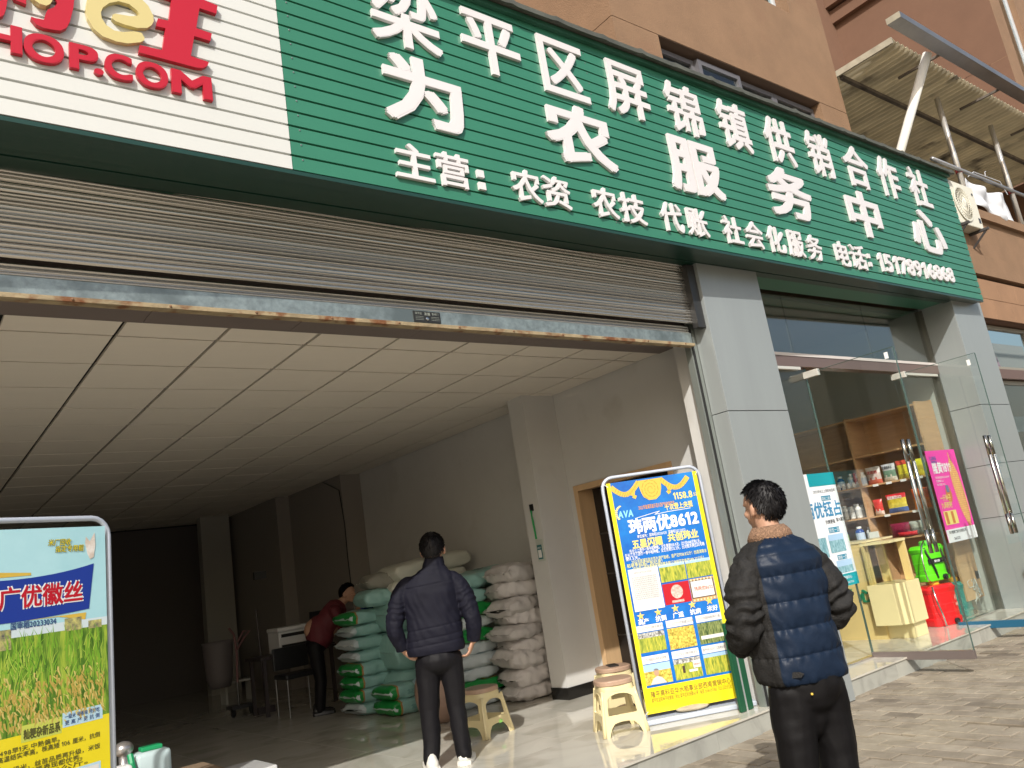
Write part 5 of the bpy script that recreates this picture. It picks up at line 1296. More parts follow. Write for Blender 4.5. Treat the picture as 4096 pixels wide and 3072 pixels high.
MB().box(1.10, 1.20, 5.40, 5.50, .502, .67).build('body', PLW, j2, bevel=.02); MB().box(1.12, 1.17, 5.398, 5.3995, .55, .62).build('label_print', PLB, j2)
b = MB().ell((1.20, 5.62, .735), (.055, .055, .045), None, 20, 12).lathe([(.03, .50), (.03, .70)], (1.20, 5.62, 0), 12)
tag(own(b.build('steel_kettle', mat('dull_steel', (.45, .42, .4), .35, metal=.8), smooth=True)), 'round dull steel lid above the jugs beside the left banner', 'kettle')
cc = empty('clear_case', (1.84, 5.5, .14), label='clear plastic storage case at the bottom edge left of the man in navy', cat='case')
b = MB(); Rm = Matrix.Rotation(R(-8), 3, 'Z')
MB().box(1.72, 1.98, 5.30, 5.66, .141, .44).build('body', mat('case_grey', (.35, .36, .36), .3), cc, bevel=.01); MB().box(1.705, 1.995, 5.285, 5.675, .441, .475).build('lid', mat('case_lid', (.50, .50, .49), .2), cc, bevel=.008)

# ------------------------------------------------------------------ canopy, posts, AC, cloth, pipe
can = empty('corrugated_canopy', (13, 5, 6.9), label='weathered corrugated canopy over the neighbouring terrace on steel posts', cat='canopy')
CX0, CX1, CY0, CY1 = 9.66, 16.66, 3.56, 7.2
def cz(y): return 6.92-.02*(y-CY0)
def sheetmat():
    m = mat('corrugated_underside', (.56, .50, .37), .7, var=.25, scale=2.2, stretch=(1.3, .35, 1), dirt=((.14, .12, .09), 1.7, .58), bump=.1)
    N = m.node_tree.nodes; L = m.node_tree.links; b = N['Principled BSDF']
    tr = N.new('ShaderNodeBsdfTranslucent'); mx = N.new('ShaderNodeMixShader'); mx.inputs[0].default_value = .42
    L.new(b.inputs['Base Color'].links[0].from_socket, tr.inputs[0])
    L.new(b.outputs[0], mx.inputs[1]); L.new(tr.outputs[0], mx.inputs[2]); L.new(mx.outputs[0], N['Material Output'].inputs[0])
    return m
CORR = sheetmat() or mat('corrugated_underside', (.50, .44, .32), .7, var=.28, scale=2.2, stretch=(1.3, .35, 1), dirt=((.10, .085, .06), 1.7, .56), bump=.1)
b = MB(); n = 420; r_ = []
for i in range(n+1):
    x = CX0+(CX1-CX0)*i/n; h = .018*(sin(2*pi*x/.115))
    r_.append([(x, CY0, cz(CY0)+h), (x, CY1, cz(CY1)+h)])
vs = [p for q in r_ for p in q]; b.add(vs, [(2*i, 2*i+1, 2*i+3, 2*i+2) for i in range(n)])
o = b.build('corrugated_sheet', CORR, can, smooth=True); sd = o.modifiers.new('s', 'SOLIDIFY'); sd.thickness = .004
WET = mat('rusty_purlin', (.13, .11, .09), .8, var=.5, scale=5)
for y in (4.25, 5.35, 6.4): MB().box(CX0+.02, CX1, y, y+.05, cz(y)-.075, cz(y)-.026).build('purlin', WET if y != 5.35 else mat('pale_purlin', (.42, .40, .33), .6, var=.3, scale=5), can)
MB().box(CX0-.03, CX0, CY0, CY1, cz(CY0)-.05, cz(CY0)+.03).build('edge_beam', mat('edge_beam', (.33, .30, .23), .7, var=.3, scale=4), can)
GUT = mat('gutter_metal', (.30, .29, .28), .3, metal=.7, var=.15, scale=3)
gx0 = 9.10
MB().box(gx0, 17.5, 3.20, 3.205, 6.80, 6.875).box(gx0, 17.5, 3.2055, 3.36, 6.80, 6.805).box(gx0, 17.5, 3.361, 3.365, 6.80, 6.86).build('gutter', GUT, can)
MB().box(gx0-.004, gx0-.001, 3.20, 3.365, 6.80, 6.875).build('gutter_end', mat('edge_beam', (.33, .30, .23), .7), can)
for x in (10.4, 12.2, 14.0): MB().box(x, x+.03, 3.37, 3.9, 6.80, 6.83).build('bracket', WET, can)
for i, x in enumerate((11.57, 13.34)):
    MB().tube([(x, 3.93, 5.19), (x, 3.93, 6.84)], .036, 14).build('post', mat('post_steel', (.62, .60, .57), .3, metal=.6), can, smooth=True)
MB().tube([(10.72, 3.90, 5.72), (16.5, 3.90, 5.72)], .026, 12).build('rail', mat('dull_rail', (.35, .36, .38), .35, metal=.7), can, smooth=True)
for x in (11.57, 13.34): MB().tube([(x, 3.93, 5.69), (x, 3.93, 5.75)], .042, 12).build('clamp', mat('clamp_red', (.35, .05, .05), .5), can)
for i in range(10):
    x = 10.2+.75*i
    MB().tube([(x, 5.36, cz(5.3)-.07), (x+.03, 5.36, cz(5.3)-.8)], .003, 5).build('hanging_wire', WET, can)
pv = MB().tube([(10.20, 3.42, 6.80), (9.98, 3.95, 5.70), (9.95, 4.03, 5.55)], .055, 18)
tag(own(pv.build('drain_pipe', mat('pvc_white', (.72, .70, .64), .35), smooth=True)), 'white plastic drain pipe slanting from the gutter to the sign roof', 'pipe')
# a steel stand that carries the air conditioner
ac = empty('air_conditioner', (11.05, 3.95, 4.78), label='white outdoor air conditioner unit at the right end of the sign', cat='air conditioner')
ACW = mat('ac_cream', (.68, .66, .56), .4)
MB().box(10.60, 11.46, 3.80, 4.08, 4.78, 5.38).build('casing', ACW, ac, bevel=.012)
gc = Vector((11.0, 3.795, 5.075))
b = MB(); b.lathe([(.235, 0), (.245, .004), (.245, .012), (.222, .012), (.222, 0)], gc, 40, Matrix.Rotation(pi/2, 3, 'X')); b.build('fan_ring', ACW, ac)
b = MB(); b.lathe([(.222, -.0), (.222, .002)], gc, 36, Matrix.Rotation(pi/2, 3, 'X')); b.build('fan_shade_disc', mat('grille_shadow', (.20, .19, .15), .8), ac)  # flat disc coloured as the shade inside the fan opening
b = MB()
for k in range(34):
    a0 = 2*pi*k/34; pts = []
    for i in range(7):
        r0 = .055+.165*i/6; a = a0+.75*(i/6)
        pts.append(gc+Vector((r0*cos(a), -.010, r0*sin(a))))
    b.tube(pts, .0042, 5)
for r0 in (.11, .165):
    b.tube([gc+Vector((r0*cos(2*pi*k/32), -.014, r0*sin(2*pi*k/32))) for k in range(33)], .003, 5)
b.build('fan_grille', ACW, ac); MB().lathe([(.055, 0), (.055, .014), (.045, .018)], gc, 20, Matrix.Rotation(pi/2, 3, 'X')).build('fan_hub', ACW, ac)
MB().lathe([(.02, 0), (.02, .003)], (11.38, 3.797, 5.27), 14, Matrix.Rotation(pi/2, 3, 'X')).build('badge', mat('badge_dark', (.05, .05, .06), .4), ac)
MB().box(11.36, 11.42, 3.796, 3.799, 4.86, 4.93).build('badge', mat('badge_dark', (.05, .05, .06), .4), ac)
for x in (10.80, 11.38):
    b = MB(); b.box(x-.02, x+.02, 3.72, 4.12, 4.745, 4.778); b.tube([(x, 3.75, 4.75), (x, 4.05, 4.50)], .014, 6); b.build('bracket', mat('bracket_dark', (.05, .045, .045), .6), ac)
MB().box(10.74, 11.46, 4.08, 4.13, 4.45, 5.0).build('mount_plate', BROWND, ac)
# cloth on rail
b = MB(); n1, n2 = 26, 14; Vv = []
for j in range(n2+1):
    for i in range(n1+1):
        u = i/n1; v = j/n2
        Vv.append((11.72+1.35*u, 3.93+.035*sin(u*14+v*2)+.05*nz((u*4, v*3, 1), 1), 5.66-.09*sin(pi*u)*(1-v)-v*(.38+.22*u)))
b.add(Vv, [(j*(n1+1)+i, j*(n1+1)+i+1, (j+1)*(n1+1)+i+1, (j+1)*(n1+1)+i) for j in range(n2) for i in range(n1)])
o = b.build('hanging_cloth', mat('cloth_white', (.62, .64, .68), .8, sheen=.2), smooth=True); sd = o.modifiers.new('s', 'SOLIDIFY'); sd.thickness = .004
tag(own(o), 'white cloth hanging from the terrace rail beside the air conditioner', 'cloth')
b = MB(); b.tube([(11.75, 3.9, 5.66), (12.0, 3.9, 5.78), (12.9, 3.9, 5.80), (13.05, 3.9, 5.62)], .006, 6); b.tube([(12.4, 3.9, 5.8), (12.42, 3.9, 5.86), (12.47, 3.9, 5.88)], .005, 5)
tag(own(b.build('clothes_hanger', mat('cloth_white', (.62, .64, .68), .8))), 'thin white hanger holding the cloth on the terrace rail', 'hanger')
# things in neighbour's window
def hung_cloth(name, x0, x1, y, z0, z1, m, label, cat='cloth'):
    b = MB(); n = 24; r_ = []
    for i in range(n+1):
        u = i/n; r_.append([(x0+(x1-x0)*u, y+.03*sin(u*16), z1), (x0+(x1-x0)*u, y+.04*sin(u*16+1), z0)])
    b.add([p for q in r_ for p in q], [(2*i, 2*i+1, 2*i+3, 2*i+2) for i in range(n)])
    o = b.build(name, m, smooth=True); sd = o.modifiers.new('s', 'SOLIDIFY'); sd.thickness = .003
    return tag(own(o), label, cat)
hung_cloth('pink_bag', 11.55, 12.15, 4.35, 2.92, 3.22, mat('pink_print', (.55, .10, .20), .5, var=.5, scale=18, col2=(.75, .45, .5)), 'pink patterned bag in the upper window of the neighbouring shop', 'bag')
hung_cloth('window_haze_curtain', 11.2, 12.1, 4.5, 3.0, 3.55, mat('pale_curtain2', (.55, .50, .50), .8), 'pale curtain in the upper window of the neighbouring shop', 'curtain')
hung_cloth('pink_garment', 11.15, 11.9, 4.4, 2.25, 2.60, mat('pink_cloth', (.60, .32, .33), .7), 'pale pink garment hanging below the brown transom', 'garment')
hung_cloth('teal_curtain', 11.1, 12.2, 4.42, 1.2, 2.05, mat('teal_cloth', (.12, .34, .38), .7), 'teal curtain hanging in the lower neighbouring window', 'curtain')
# beige low thing: cable at ceiling of terrace etc.

# ------------------------------------------------------------------ people
def blob(parts, voxel=.006, smooth=4, name='body', m=None, parent=None, disp=None):
    mb = MB()
    for p in parts:
        if p[0] == 'e': mb.ell(p[1], p[2], p[3] if len(p) > 3 else None, 16, 10)
        elif p[0] == 't': mb.tube(p[1], p[2], 14)
    o = mb.build(name, m, None)
    r_ = o.modifiers.new('r', 'REMESH'); r_.mode = 'VOXEL'; r_.voxel_size = voxel; r_.adaptivity = 0
    s_ = o.modifiers.new('s', 'SMOOTH'); s_.iterations = smooth; s_.factor = .6
    dg = bpy.context.evaluated_depsgraph_get(); dg.update()
    me = bpy.data.meshes.new_from_object(o.evaluated_get(dg))
    old = o.data; o.modifiers.clear(); o.data = me; bpy.data.meshes.remove(old)
    if not me.materials: me.materials.append(m)
    if disp:
        for v in me.vertices: v.co = disp(v.co.copy())
    me.polygons.foreach_set('use_smooth', [True]*len(me.polygons))
    me.update()
    if parent is not None: o.parent = parent
    return o
def caps(p0, p1, r0, r1, n=6):
    p0, p1 = Vector(p0), Vector(p1); pts = []; rs = []
    d = (p1-p0).normalized()
    pts.append(p0-d*r0*.9); rs.append(r0*.35); pts.append(p0-d*r0*.5); rs.append(r0*.85)
    for i in range(n+1): pts.append(p0.lerp(p1, i/n)); rs.append(r0+(r1-r0)*i/n)
    pts.append(p1+d*r1*.5); rs.append(r1*.85); pts.append(p1+d*r1*.9); rs.append(r1*.35)
    return ('t', pts, rs)
def hand(wrist, d, nrm, side=1, curl=.9, s_=1.0):
    """palm along d, nrm = direction the palm faces, side = thumb side (+1: d x nrm)"""
    d = Vector(d).normalized(); nrm = (Vector(nrm)-d*Vector(nrm).dot(d)).normalized(); lat = d.cross(nrm)*side
    wrist = Vector(wrist); out = []
    rot = Matrix((lat, d, nrm)).transposed()
    out.append(('e', wrist+d*.045*s_, (.040*s_, .052*s_, .016*s_), rot))
    for i, (off, l) in enumerate(((.030, .068), (.010, .076), (-.010, .071), (-.029, .057))):
        b0 = wrist+d*.085*s_+lat*off*s_; a = 0; p = b0
        for k, f in enumerate((.45, .32, .25)):
            a += curl*(.55 if k == 0 else .75)
            q = p+(d*cos(a)+nrm*sin(a))*l*f*s_
            out.append(caps(p, q, (.0098-.001*k)*s_, (.009-.001*k)*s_, 3)); p = q
    b0 = wrist+d*.02*s_+lat*.032*s_
    q = b0+(d*.6+lat*.7+nrm*.35).normalized()*.04*s_; out.append(caps(b0, q, .013*s_, .011*s_, 3))
    q2 = q+(d*.8+lat*.15+nrm*.6).normalized()*.03*s_; out.append(caps(q, q2, .0105*s_, .009*s_, 3))
    return out
SKIN = mat('skin', (.44, .25, .165), .5, var=.06, scale=20, spec=.4)
HAIR = mat('black_hair', (.006, .005, .0055), .55, spec=.3)
def head_parts(c, hd, s_=1.0):
    """c centre of skull, hd heading matrix (local +Y = face)"""
    c = Vector(c); A = lambda x, y, z: c+hd @ Vector((x, y, z))*s_
    S_ = lambda *r_: tuple(q*s_ for q in r_)
    out = [('e', A(0, -.012, .012), S_(.074, .094, .088), hd), ('e', A(0, .022, -.045), S_(.058, .068, .070), hd),
           ('e', A(0, .040, -.090), S_(.036, .040, .028), hd), ('e', A(0, .030, .03), S_(.062, .062, .055), hd),
           ('e', A(0, .098, -.028), S_(.013, .018, .020), hd), ('e', A(0, .088, .0), S_(.010, .014, .026), hd),
           ('e', A(0, .084, -.064), S_(.024, .012, .008), hd), ('e', A(0, .082, -.074), S_(.020, .012, .007), hd),
           ('e', A(.032, .070, -.030), S_(.022, .018, .020), hd), ('e', A(-.032, .070, -.030), S_(.022, .018, .020), hd),
           ('e', A(0, .080, .018), S_(.048, .012, .010), hd)]
    for sx in (-1, 1):
        er = hd @ Matrix.Rotation(R(22*sx), 3, 'Z')
        out.append(('e', A(sx*.087, -.004, -.014), S_(.011, .020, .034), er)); out.append(('e', A(sx*.080, .004, -.036), S_(.014, .013, .016), er))
    return out
def hair_obj(c, hd, parent, s_=1.0, seed=1, nape=-.055, front=.052, spiky=.012, vol=1.0):
    c = Vector(c); rs = random.Random(seed)
    mb = MB(); n, m_ = 56, 34; rings = []
    def surf(th, ph, k=1.0):
        x, y, z = cos(ph)*cos(th), cos(ph)*sin(th), sin(ph)
        return Vector((x*.081*k*vol, (y*.104*k*vol)-.012, z*.101*k*vol+.014))
    def low(th):
        # lowest angle of the hair for a heading: deep at the back, high over the face and ears
        f = sin(th)  # +1 face, -1 back
        if f > .35: return R(28+14*min(1, (f-.35)/.4))
        if f > -.15: return R(-8)+(f+.15)/.5*R(36)
        if f > -.45: return R(-26)
        return R(-48)
    for j in range(m_+1):
        ring = []
        for i in range(n):
            th = 2*pi*i/n; lo = low(th); ph = lo+(pi/2-.02-lo)*j/m_
            e = (1 if j > 1 else .90)
            p = surf(th, ph, e)+Vector((0, 0, 0))
            k = 1+.05*nz(p, 26)+.035*nz(p, 60)
            ring.append(c+hd @ (p*k)*s_)
        rings.append(ring)
    mb.loft(rings, True)
    # tufts
    for i in range(2600):
        th = rs.uniform(0, 2*pi); lo = low(th); t_ = rs.random()**1.0; ph = lo+(pi/2-lo)*t_
        p = surf(th, ph, .99); nrm = Vector((p.x, p.y+.012, p.z-.01)).normalized()
        crown = Vector((.01, -.05, .115)); flow = (p-crown); flow = (flow-nrm*flow.dot(nrm)); flow = flow.normalized() if flow.length > 1e-4 else Vector((0, -1, 0))
        l = rs.uniform(.012, .026); w2 = rs.uniform(.0012, .0024)
        tip = p+flow*l+nrm*rs.uniform(.001, spiky)+Vector((rs.gauss(0, .003), rs.gauss(0, .003), rs.gauss(0, .003)))
        sd_ = flow.cross(nrm)*w2; mid = p.lerp(tip, .5)+nrm*.003
        q = [p-sd_, p+sd_, mid+sd_*.8, tip, mid-sd_*.8]
        mb.add([c+hd @ v*s_ for v in q], [(0, 1, 2, 3, 4)])
    return mb.build('hair', HAIR, parent, smooth=True)
def bez(pts, n):
    """catmull-rom resample"""
    P_ = [Vector(p) for p in pts]; P_ = [P_[0]*2-P_[1]]+P_+[P_[-1]*2-P_[-2]]; out = []
    segs = len(pts)-1
    for i in range(n+1):
        t_ = i/n*segs; k = min(int(t_), segs-1); u = t_-k; a, b_, c, d = P_[k:k+4]
        out.append(.5*((2*b_)+(c-a)*u+(2*a-5*b_+4*c-d)*u*u+(3*b_-a-3*c+d)*u**3))
    return out
def interp(tab, s_):
    for (a, *va), (b, *vb) in zip(tab, tab[1:]):
        if s_ <= b: k = (s_-a)/(b-a) if b > a else 0; k = k*k*(3-2*k); return [x+(y-x)*k for x, y in zip(va, vb)]
    return list(tab[-1][1:])
def sleeve(name, joints, radii, m, parent, XF, nu=30, nv=80, puff=None, wr=1.0, seed=0, ms=None):
    path = bez(joints, nv); b = MB(); rings = []; up = Vector((.2, 1, .1)).normalized()
    tot = len(path)-1
    for i, p in enumerate(path):
        t_ = (path[min(i+1, tot)]-path[max(i-1, 0)]).normalized()
        a = t_.cross(up).normalized(); bb = a.cross(t_).normalized(); s_ = i/tot
        r_ = interp(radii, s_)[0]; ring = []
        for k in range(nu):
            an = 2*pi*k/nu; q = Vector((cos(an), sin(an), s_*6+seed))
            rr_ = r_
            if puff:
                ph = (s_*puff[0]) % 1; rr_ += puff[1]*(abs(sin(pi*ph))**.5-.6)
            rr_ += wr*(.007*nz((q.x*1.2, q.y*1.2, s_*9+seed), 1.3)+.004*nz((q.x*2.5+s_*4, q.y*2.5, s_*22+seed), 1.3))
            # folds gathering inside the elbow
            el = math.exp(-((s_-.52)/.10)**2); rr_ += wr*el*.006*sin(s_*95+3*cos(an)+4*nz((q.x, q.y, s_*8+seed), 1))
            ring.append(XF(p+a*cos(an)*rr_+bb*sin(an)*rr_))
        rings.append(ring)
    b.loft(rings, True); return b.build(name, m, parent, smooth=True)
def fuse(objs, voxel, smooth, name, m, parent):
    """weld overlapping garment pieces into one continuous cloth surface"""
    V = []; F = []
    for o in objs:
        n0 = len(V); V += [tuple(v.co) for v in o.data.vertices]; F += [tuple(i+n0 for i in p.vertices) for p in o.data.polygons]
        me = o.data; bpy.data.objects.remove(o); bpy.data.meshes.remove(me)
    mb = MB(); mb.v = V; mb.f = F; mb.mi = [0]*len(F)
    o = mb.build(name, m, None)
    r_ = o.modifiers.new('r', 'REMESH'); r_.mode = 'VOXEL'; r_.voxel_size = voxel
    s_ = o.modifiers.new('s', 'SMOOTH'); s_.iterations = smooth; s_.factor = .5
    dg = bpy.context.evaluated_depsgraph_get(); dg.update()
    me = bpy.data.meshes.new_from_object(o.evaluated_get(dg)); old = o.data; o.modifiers.clear(); o.data = me; bpy.data.meshes.remove(old)
    me.polygons.foreach_set('use_smooth', [True]*len(me.polygons))
    me.transform(Matrix.Translation(-wloc(parent))); o.parent = parent
    return o
def torso(name, tab, parent, XF, ms, matfn=None, seams=(), puff=.0, nu=84, nv=110, wr=1.0, seed=0, e=.85, hemin=.0, extra=None):
    """tab rows: z, cx, cy, a, b"""
    z0, z1 = tab[0][0], tab[-1][0]; b = MB(); rings = []; zs_ = sorted([z0]+list(seams)+[z1])
    for j in range(nv+1):
        z = z0+(z1-z0)*j/nv; cx_, cy_, a_, b_ = interp(tab, z)
        pf = 0
        if seams:
            for s0, s1 in zip(zs_, zs_[1:]):
                if s0 <= z <= s1: ph = (z-s0)/(s1-s0); pf = puff*(max(0, sin(pi*ph))**.45)
        ring = []
        for k in range(nu):
            an = 2*pi*k/nu; c, s2 = cos(an), sin(an)
            n_ = Vector((c, s2, 0)); p = Vector((cx_+a_*(abs(c)**e)*(1 if c >= 0 else -1), cy_+b_*(abs(s2)**e)*(1 if s2 >= 0 else -1), z))
            d = pf*(1+.5*nz((c*2, s2*2, z*3+seed), 1))+wr*(.010*nz((c*1.3+seed, s2*1.3, z*5), 1.3)+.005*nz((c*3+seed, s2*3, z*16+c*2), 1.2))
            if seams:
                dm = min(abs(z-s0) for s0 in zs_); d += .003*wr*math.exp(-(dm/.02)**2)*sin(an*28+nz((an*3, z, 0), 2)*3)
            if extra: d += extra(an, z, c, s2)
            ring.append(XF(p+n_*d))
        rings.append(ring)
    b.loft(rings, True)
    if matfn:
        idx = 0
        for j in range(nv):
            z = z0+(z1-z0)*(j+.5)/nv
            for k in range(nu):
                b.mi[idx] = matfn(2*pi*(k+.5)/nu, z); idx += 1
    return b.build(name, ms, parent, smooth=True)
def frame(base, az, z0=0):
    """person frame: local +Y = facing azimuth az (clockwise from world +Y), +X = right"""
    a = R(az); rt = Vector((cos(a), -sin(a), 0)); fw = Vector((sin(a), cos(a), 0)); B = Vector(base)
    rot = Matrix((rt, fw, Vector((0, 0, 1)))).transposed()
    return rot, (lambda p: B+rot @ Vector(p))
def legs(hip, knee, ank, r_hip, r_knee, r_ank): return [caps(hip, knee, r_hip, r_knee, 8), caps(knee, ank, r_knee, r_ank, 8)]
def xfparts(parts, XF, rot):
    out = []
    for p in parts:
        if p[0] == 't': out.append(('t', [XF(q) for q in p[1]], p[2]))
        else: out.append(('e', XF(p[1]), p[2], rot @ (p[3] if len(p) > 3 and p[3] is not None else Matrix.Identity(3))))
    return out
def shoe(parent, XF, c, yaw, m, ms, L_=.27, name='shoe'):
    Ry = Matrix.Rotation(yaw, 3, 'Z'); c = Vector(c)
    b = MB(); rings = []
    for i in range(15):
        u = i/14; y = -L_*.32+L_*u; wd = .040+.012*sin(pi*min(1, u*1.1))-.018*max(0, u-.8)*3; h = .085-.05*min(1, u/.75) if u < .75 else .045*(1-(u-.75)/.25*.6)
        if u < .3: h = .10-.02*u
        if i in (0, 14): wd *= .6; h *= .7
        rings.append([XF(c+Ry @ Vector((wd*cos(a)*(1.0 if sin(a) > -.2 else 1.05), y, .02+max(0, sin(a))*h if sin(a) > 0 else .02)) ) for a in [2*pi*k/14 for k in range(14)]])
    b.loft(rings); up_ = b.build(name, m, parent, smooth=True)
    b = MB(); rings = []
    for i in range(15):
        u = i/14; y = -L_*.35+L_*1.05*u; wd = .046+.010*sin(pi*min(1, u*1.1))
        if i in (0, 14): wd *= .55
        rings.append([XF(c+Ry @ Vector((x, y, z))) for x, z in ((-wd, 0), (wd, 0), (wd*1.02, .015), (wd*.95, .03), (-wd*.95, .03), (-wd*1.02, .015))])
    b.loft(rings); so_ = b.build('sole', ms, parent, smooth=False); so_.parent = up_
    return up_

# --- man in padded waistcoat style jacket (right)
az0 = math.degrees(atan2(3.33, 2.37))
m2 = empty('person', (3.33, 2.37, 0), label='person in a blue and black padded jacket with brown fleece collar seen from behind', cat='person')
rot, XF0 = frame((3.33, 2.37, 0), az0-35)
side = Vector((cos(R(az0)), -sin(R(az0)), 0))
XF = lambda p: XF0(p)+side*.02
hrot, _ = frame((0, 0, 0), az0-53)
hc = Vector((.005, .03, 1.525))
body = []
body += xfparts([('e', (0, 0, 1.15), (.16, .10, .26)), ('e', (0, 0, .86), (.15, .10, .16)), ('e', (-.08, 0, 1.26), (.06, .05, .04)), ('e', (.08, 0, 1.26), (.06, .05, .04)),
                 caps((0, -.01, 1.26), (.003, .015, 1.46), .058, .055, 5)], XF, rot)
body += xfparts(legs((-.09, 0, .80), (-.10, .02, .44), (-.12, 0, .10), .085, .06, .042)+legs((.09, 0, .80), (.10, .02, .44), (.10, 0, .10), .085, .06, .042), XF, rot)
body += xfparts([('e', (-.125, .06, .055), (.038, .10, .03)), ('e', (.105, .06, .055), (.038, .10, .03))], XF, rot)
LA = [(-.09, -.0, 1.285), (-.165, -.005, 1.255), (-.225, -.02, 1.14), (-.252, -.01, 1.00), (-.20, .12, .925), (-.10, .19, .905)]
RA = [(.09, -.0, 1.285), (.165, -.005, 1.255), (.215, -.03, 1.14), (.252, -.02, 1.01), (.20, .10, .94), (.10, .18, .91)]
body += xfparts([caps(LA[1], LA[3], .042, .040), caps(LA[3], LA[5], .038, .027), caps(RA[1], RA[3], .042, .040), caps(RA[3], RA[5], .038, .027)], XF, rot)
body += xfparts([p for p in hand((-.10, .19, .905), (.7, .5, -.25), (.3, -.8, 0), -1, .7)], XF, rot) if False else []
for q in hand((-.12, .185, .905), (.75, .35, -.35), (0.2, -.9, .1), 1, .8): body += xfparts([q], XF, rot)
for q in hand((.12, .185, .905), (-.75, .35, -.2), (-.2, -.9, .1), -1, .8): body += xfparts([q], XF, rot)
hw = XF(hc); body += head_parts(hw, hrot, .95)
bo = blob(body, .0062, 5, 'body', SKIN, None); bo.data.transform(Matrix.Translation(-Vector(m2.location))); bo.parent = m2
ho = hair_obj(hw, hrot, m2, 1.0, 5, spiky=.009, vol=1.05)
NAVY = mat('quilt_navy', (.008, .016, .034), .45, var=.12, scale=5, sheen=.2, bump=.22, bscale=45)
TWEED = mat('tweed_black', (.008, .0072, .0066), .8, var=.4, scale=45, dirt=((.10, .09, .08), 95, .70), bump=.4, bscale=120)
FLEECE = mat('fleece_brown', (.24, .14, .085), .95, var=.45, scale=110, bump=1.0, bscale=150)
tab = [(.735, 0, .0, .190, .148), (.76, 0, 0, .196, .152), (.85, 0, 0, .195, .150), (1.0, 0, 0, .192, .146), (1.15, 0, -.002, .196, .146), (1.25, 0, -.005, .196, .136), (1.30, 0, -.005, .184, .118), (1.34, 0, -.002, .148, .095), (1.375, 0, .0, .092, .080)]
def mf(an, z):
    c, s2 = cos(an), sin(an)
    if s2 < -.15 and abs(c) < .80: return 0
    return 1
torso('jacket', tab, m2, XF, [NAVY, TWEED], mf, (.855, .972, 1.09, 1.205), .013, seed=3, wr=1.5, nu=120, nv=150)
sleeve('sleeve', LA, [(0, .050), (.2, .072), (.4, .080), (.6, .074), (.8, .062), (1, .046)], TWEED, m2, XF, puff=(6.5, .006), wr=2.0, seed=2, nu=40, nv=120)
sleeve('sleeve', RA, [(0, .050), (.2, .072), (.4, .080), (.6, .074), (.8, .062), (1, .046)], TWEED, m2, XF, puff=(6.5, .006), wr=2.0, seed=9, nu=40, nv=120)
b = MB(); rings = []
for j in range(13):
    v = j/12
    ring = []
    for k in range(48):
        an = 2*pi*k/48; f = sin(an)
        rr_ = .094-.012*v+.020*sin(pi*v)+.004*nz((cos(an)*5, f*5, v*4), 3)
        z = 1.352+.078*v*(1-.55*max(0, f))-.02*max(0, f)
        ring.append(XF(Vector((rr_*1.0*cos(an), rr_*.90*f+.008+.012*v, z))))
    rings.append(ring)
for j in range(5):
    v = j/4; ring = []
    for k in range(48):
        an = 2*pi*k/48; f = sin(an); rr_ = .080-.012*v
        ring.append(XF(Vector((rr_*cos(an), rr_*.9*f+.02, 1.43-.043*max(0, f)-.02*max(0, f)-.05*v))))
    rings.append(ring)
b.loft(rings, False).build('collar', FLEECE, m2, smooth=True)
# hem tab, pocket button
b = MB()
def onback(x, z, d=.0):
    a_, b_ = interp(tab, z)[2:4]; xx = max(-1, min(1, x/a_)); an = math.acos(xx)
    return XF(Vector((x, -(b_*abs(sin(an))**.85)-.022-d, z)))
b.add([onback(-.175, .80), onback(-.115, .795), onback(-.10, .785), onback(-.115, .772), onback(-.175, .772), onback(-.175, .80, .006), onback(-.115, .795, .006), onback(-.10, .785, .006), onback(-.115, .772, .006), onback(-.175, .772, .006)],
      [(0, 1, 6, 5), (1, 2, 7, 6), (2, 3, 8, 7), (3, 4, 9, 8), (4, 0, 5, 9), (5, 6, 7, 8, 9)])
b.build('hem_tab', TWEED, m2)
TRB = mat('trouser_black', (.0055, .005, .0055), .6, sheen=.3, bump=.1, bscale=60)
tp_ = xfparts([('e', (0, 0, .83), (.168, .125, .12)), ('e', (0, -.02, .72), (.172, .135, .15)), caps((-.085, -.015, .70), (-.115, .0, .40), .108, .088, 8), caps((-.115, 0, .40), (-.155, 0, .08), .088, .082, 8),
               caps((.085, -.015, .70), (.095, 0, .40), .108, .088, 8), caps((.095, 0, .40), (.075, 0, .08), .088, .082, 8), ('e', (0, -.01, .60), (.10, .09, .12))], XF, rot)
def wrk(cn, amp=1.0, sd=0):
    def f(v):
        q = v-Vector(cn); n_ = Vector((q.x, q.y, 0)); n_ = n_.normalized() if n_.length > 0 else n_
        d = .009*nz((v.x*6+sd, v.y*6, v.z*4), 1.2)+.006*nz((v.x*14+sd, v.y*14, v.z*9+v.x*8), 1.0)+.0015*nz((v.x*9+sd, v.y*9, v.z*26), 1.0)
        return v+n_*d*amp
    return f
tr = blob(tp_, .008, 6, 'trousers', TRB, None, disp=wrk((3.33, 2.37, 0), 1.5)); tr.data.transform(Matrix.Translation(-Vector(m2.location))); tr.parent = m2
MB().ell(XF(Vector((-.075, -.148, .695))), (.006, .006, .006), None, 10, 6).build('pocket_button', INKG, m2)
for x in (-.15, .075): shoe(m2, XF, (x, .02, 0), 0, BLACK, BLACK)

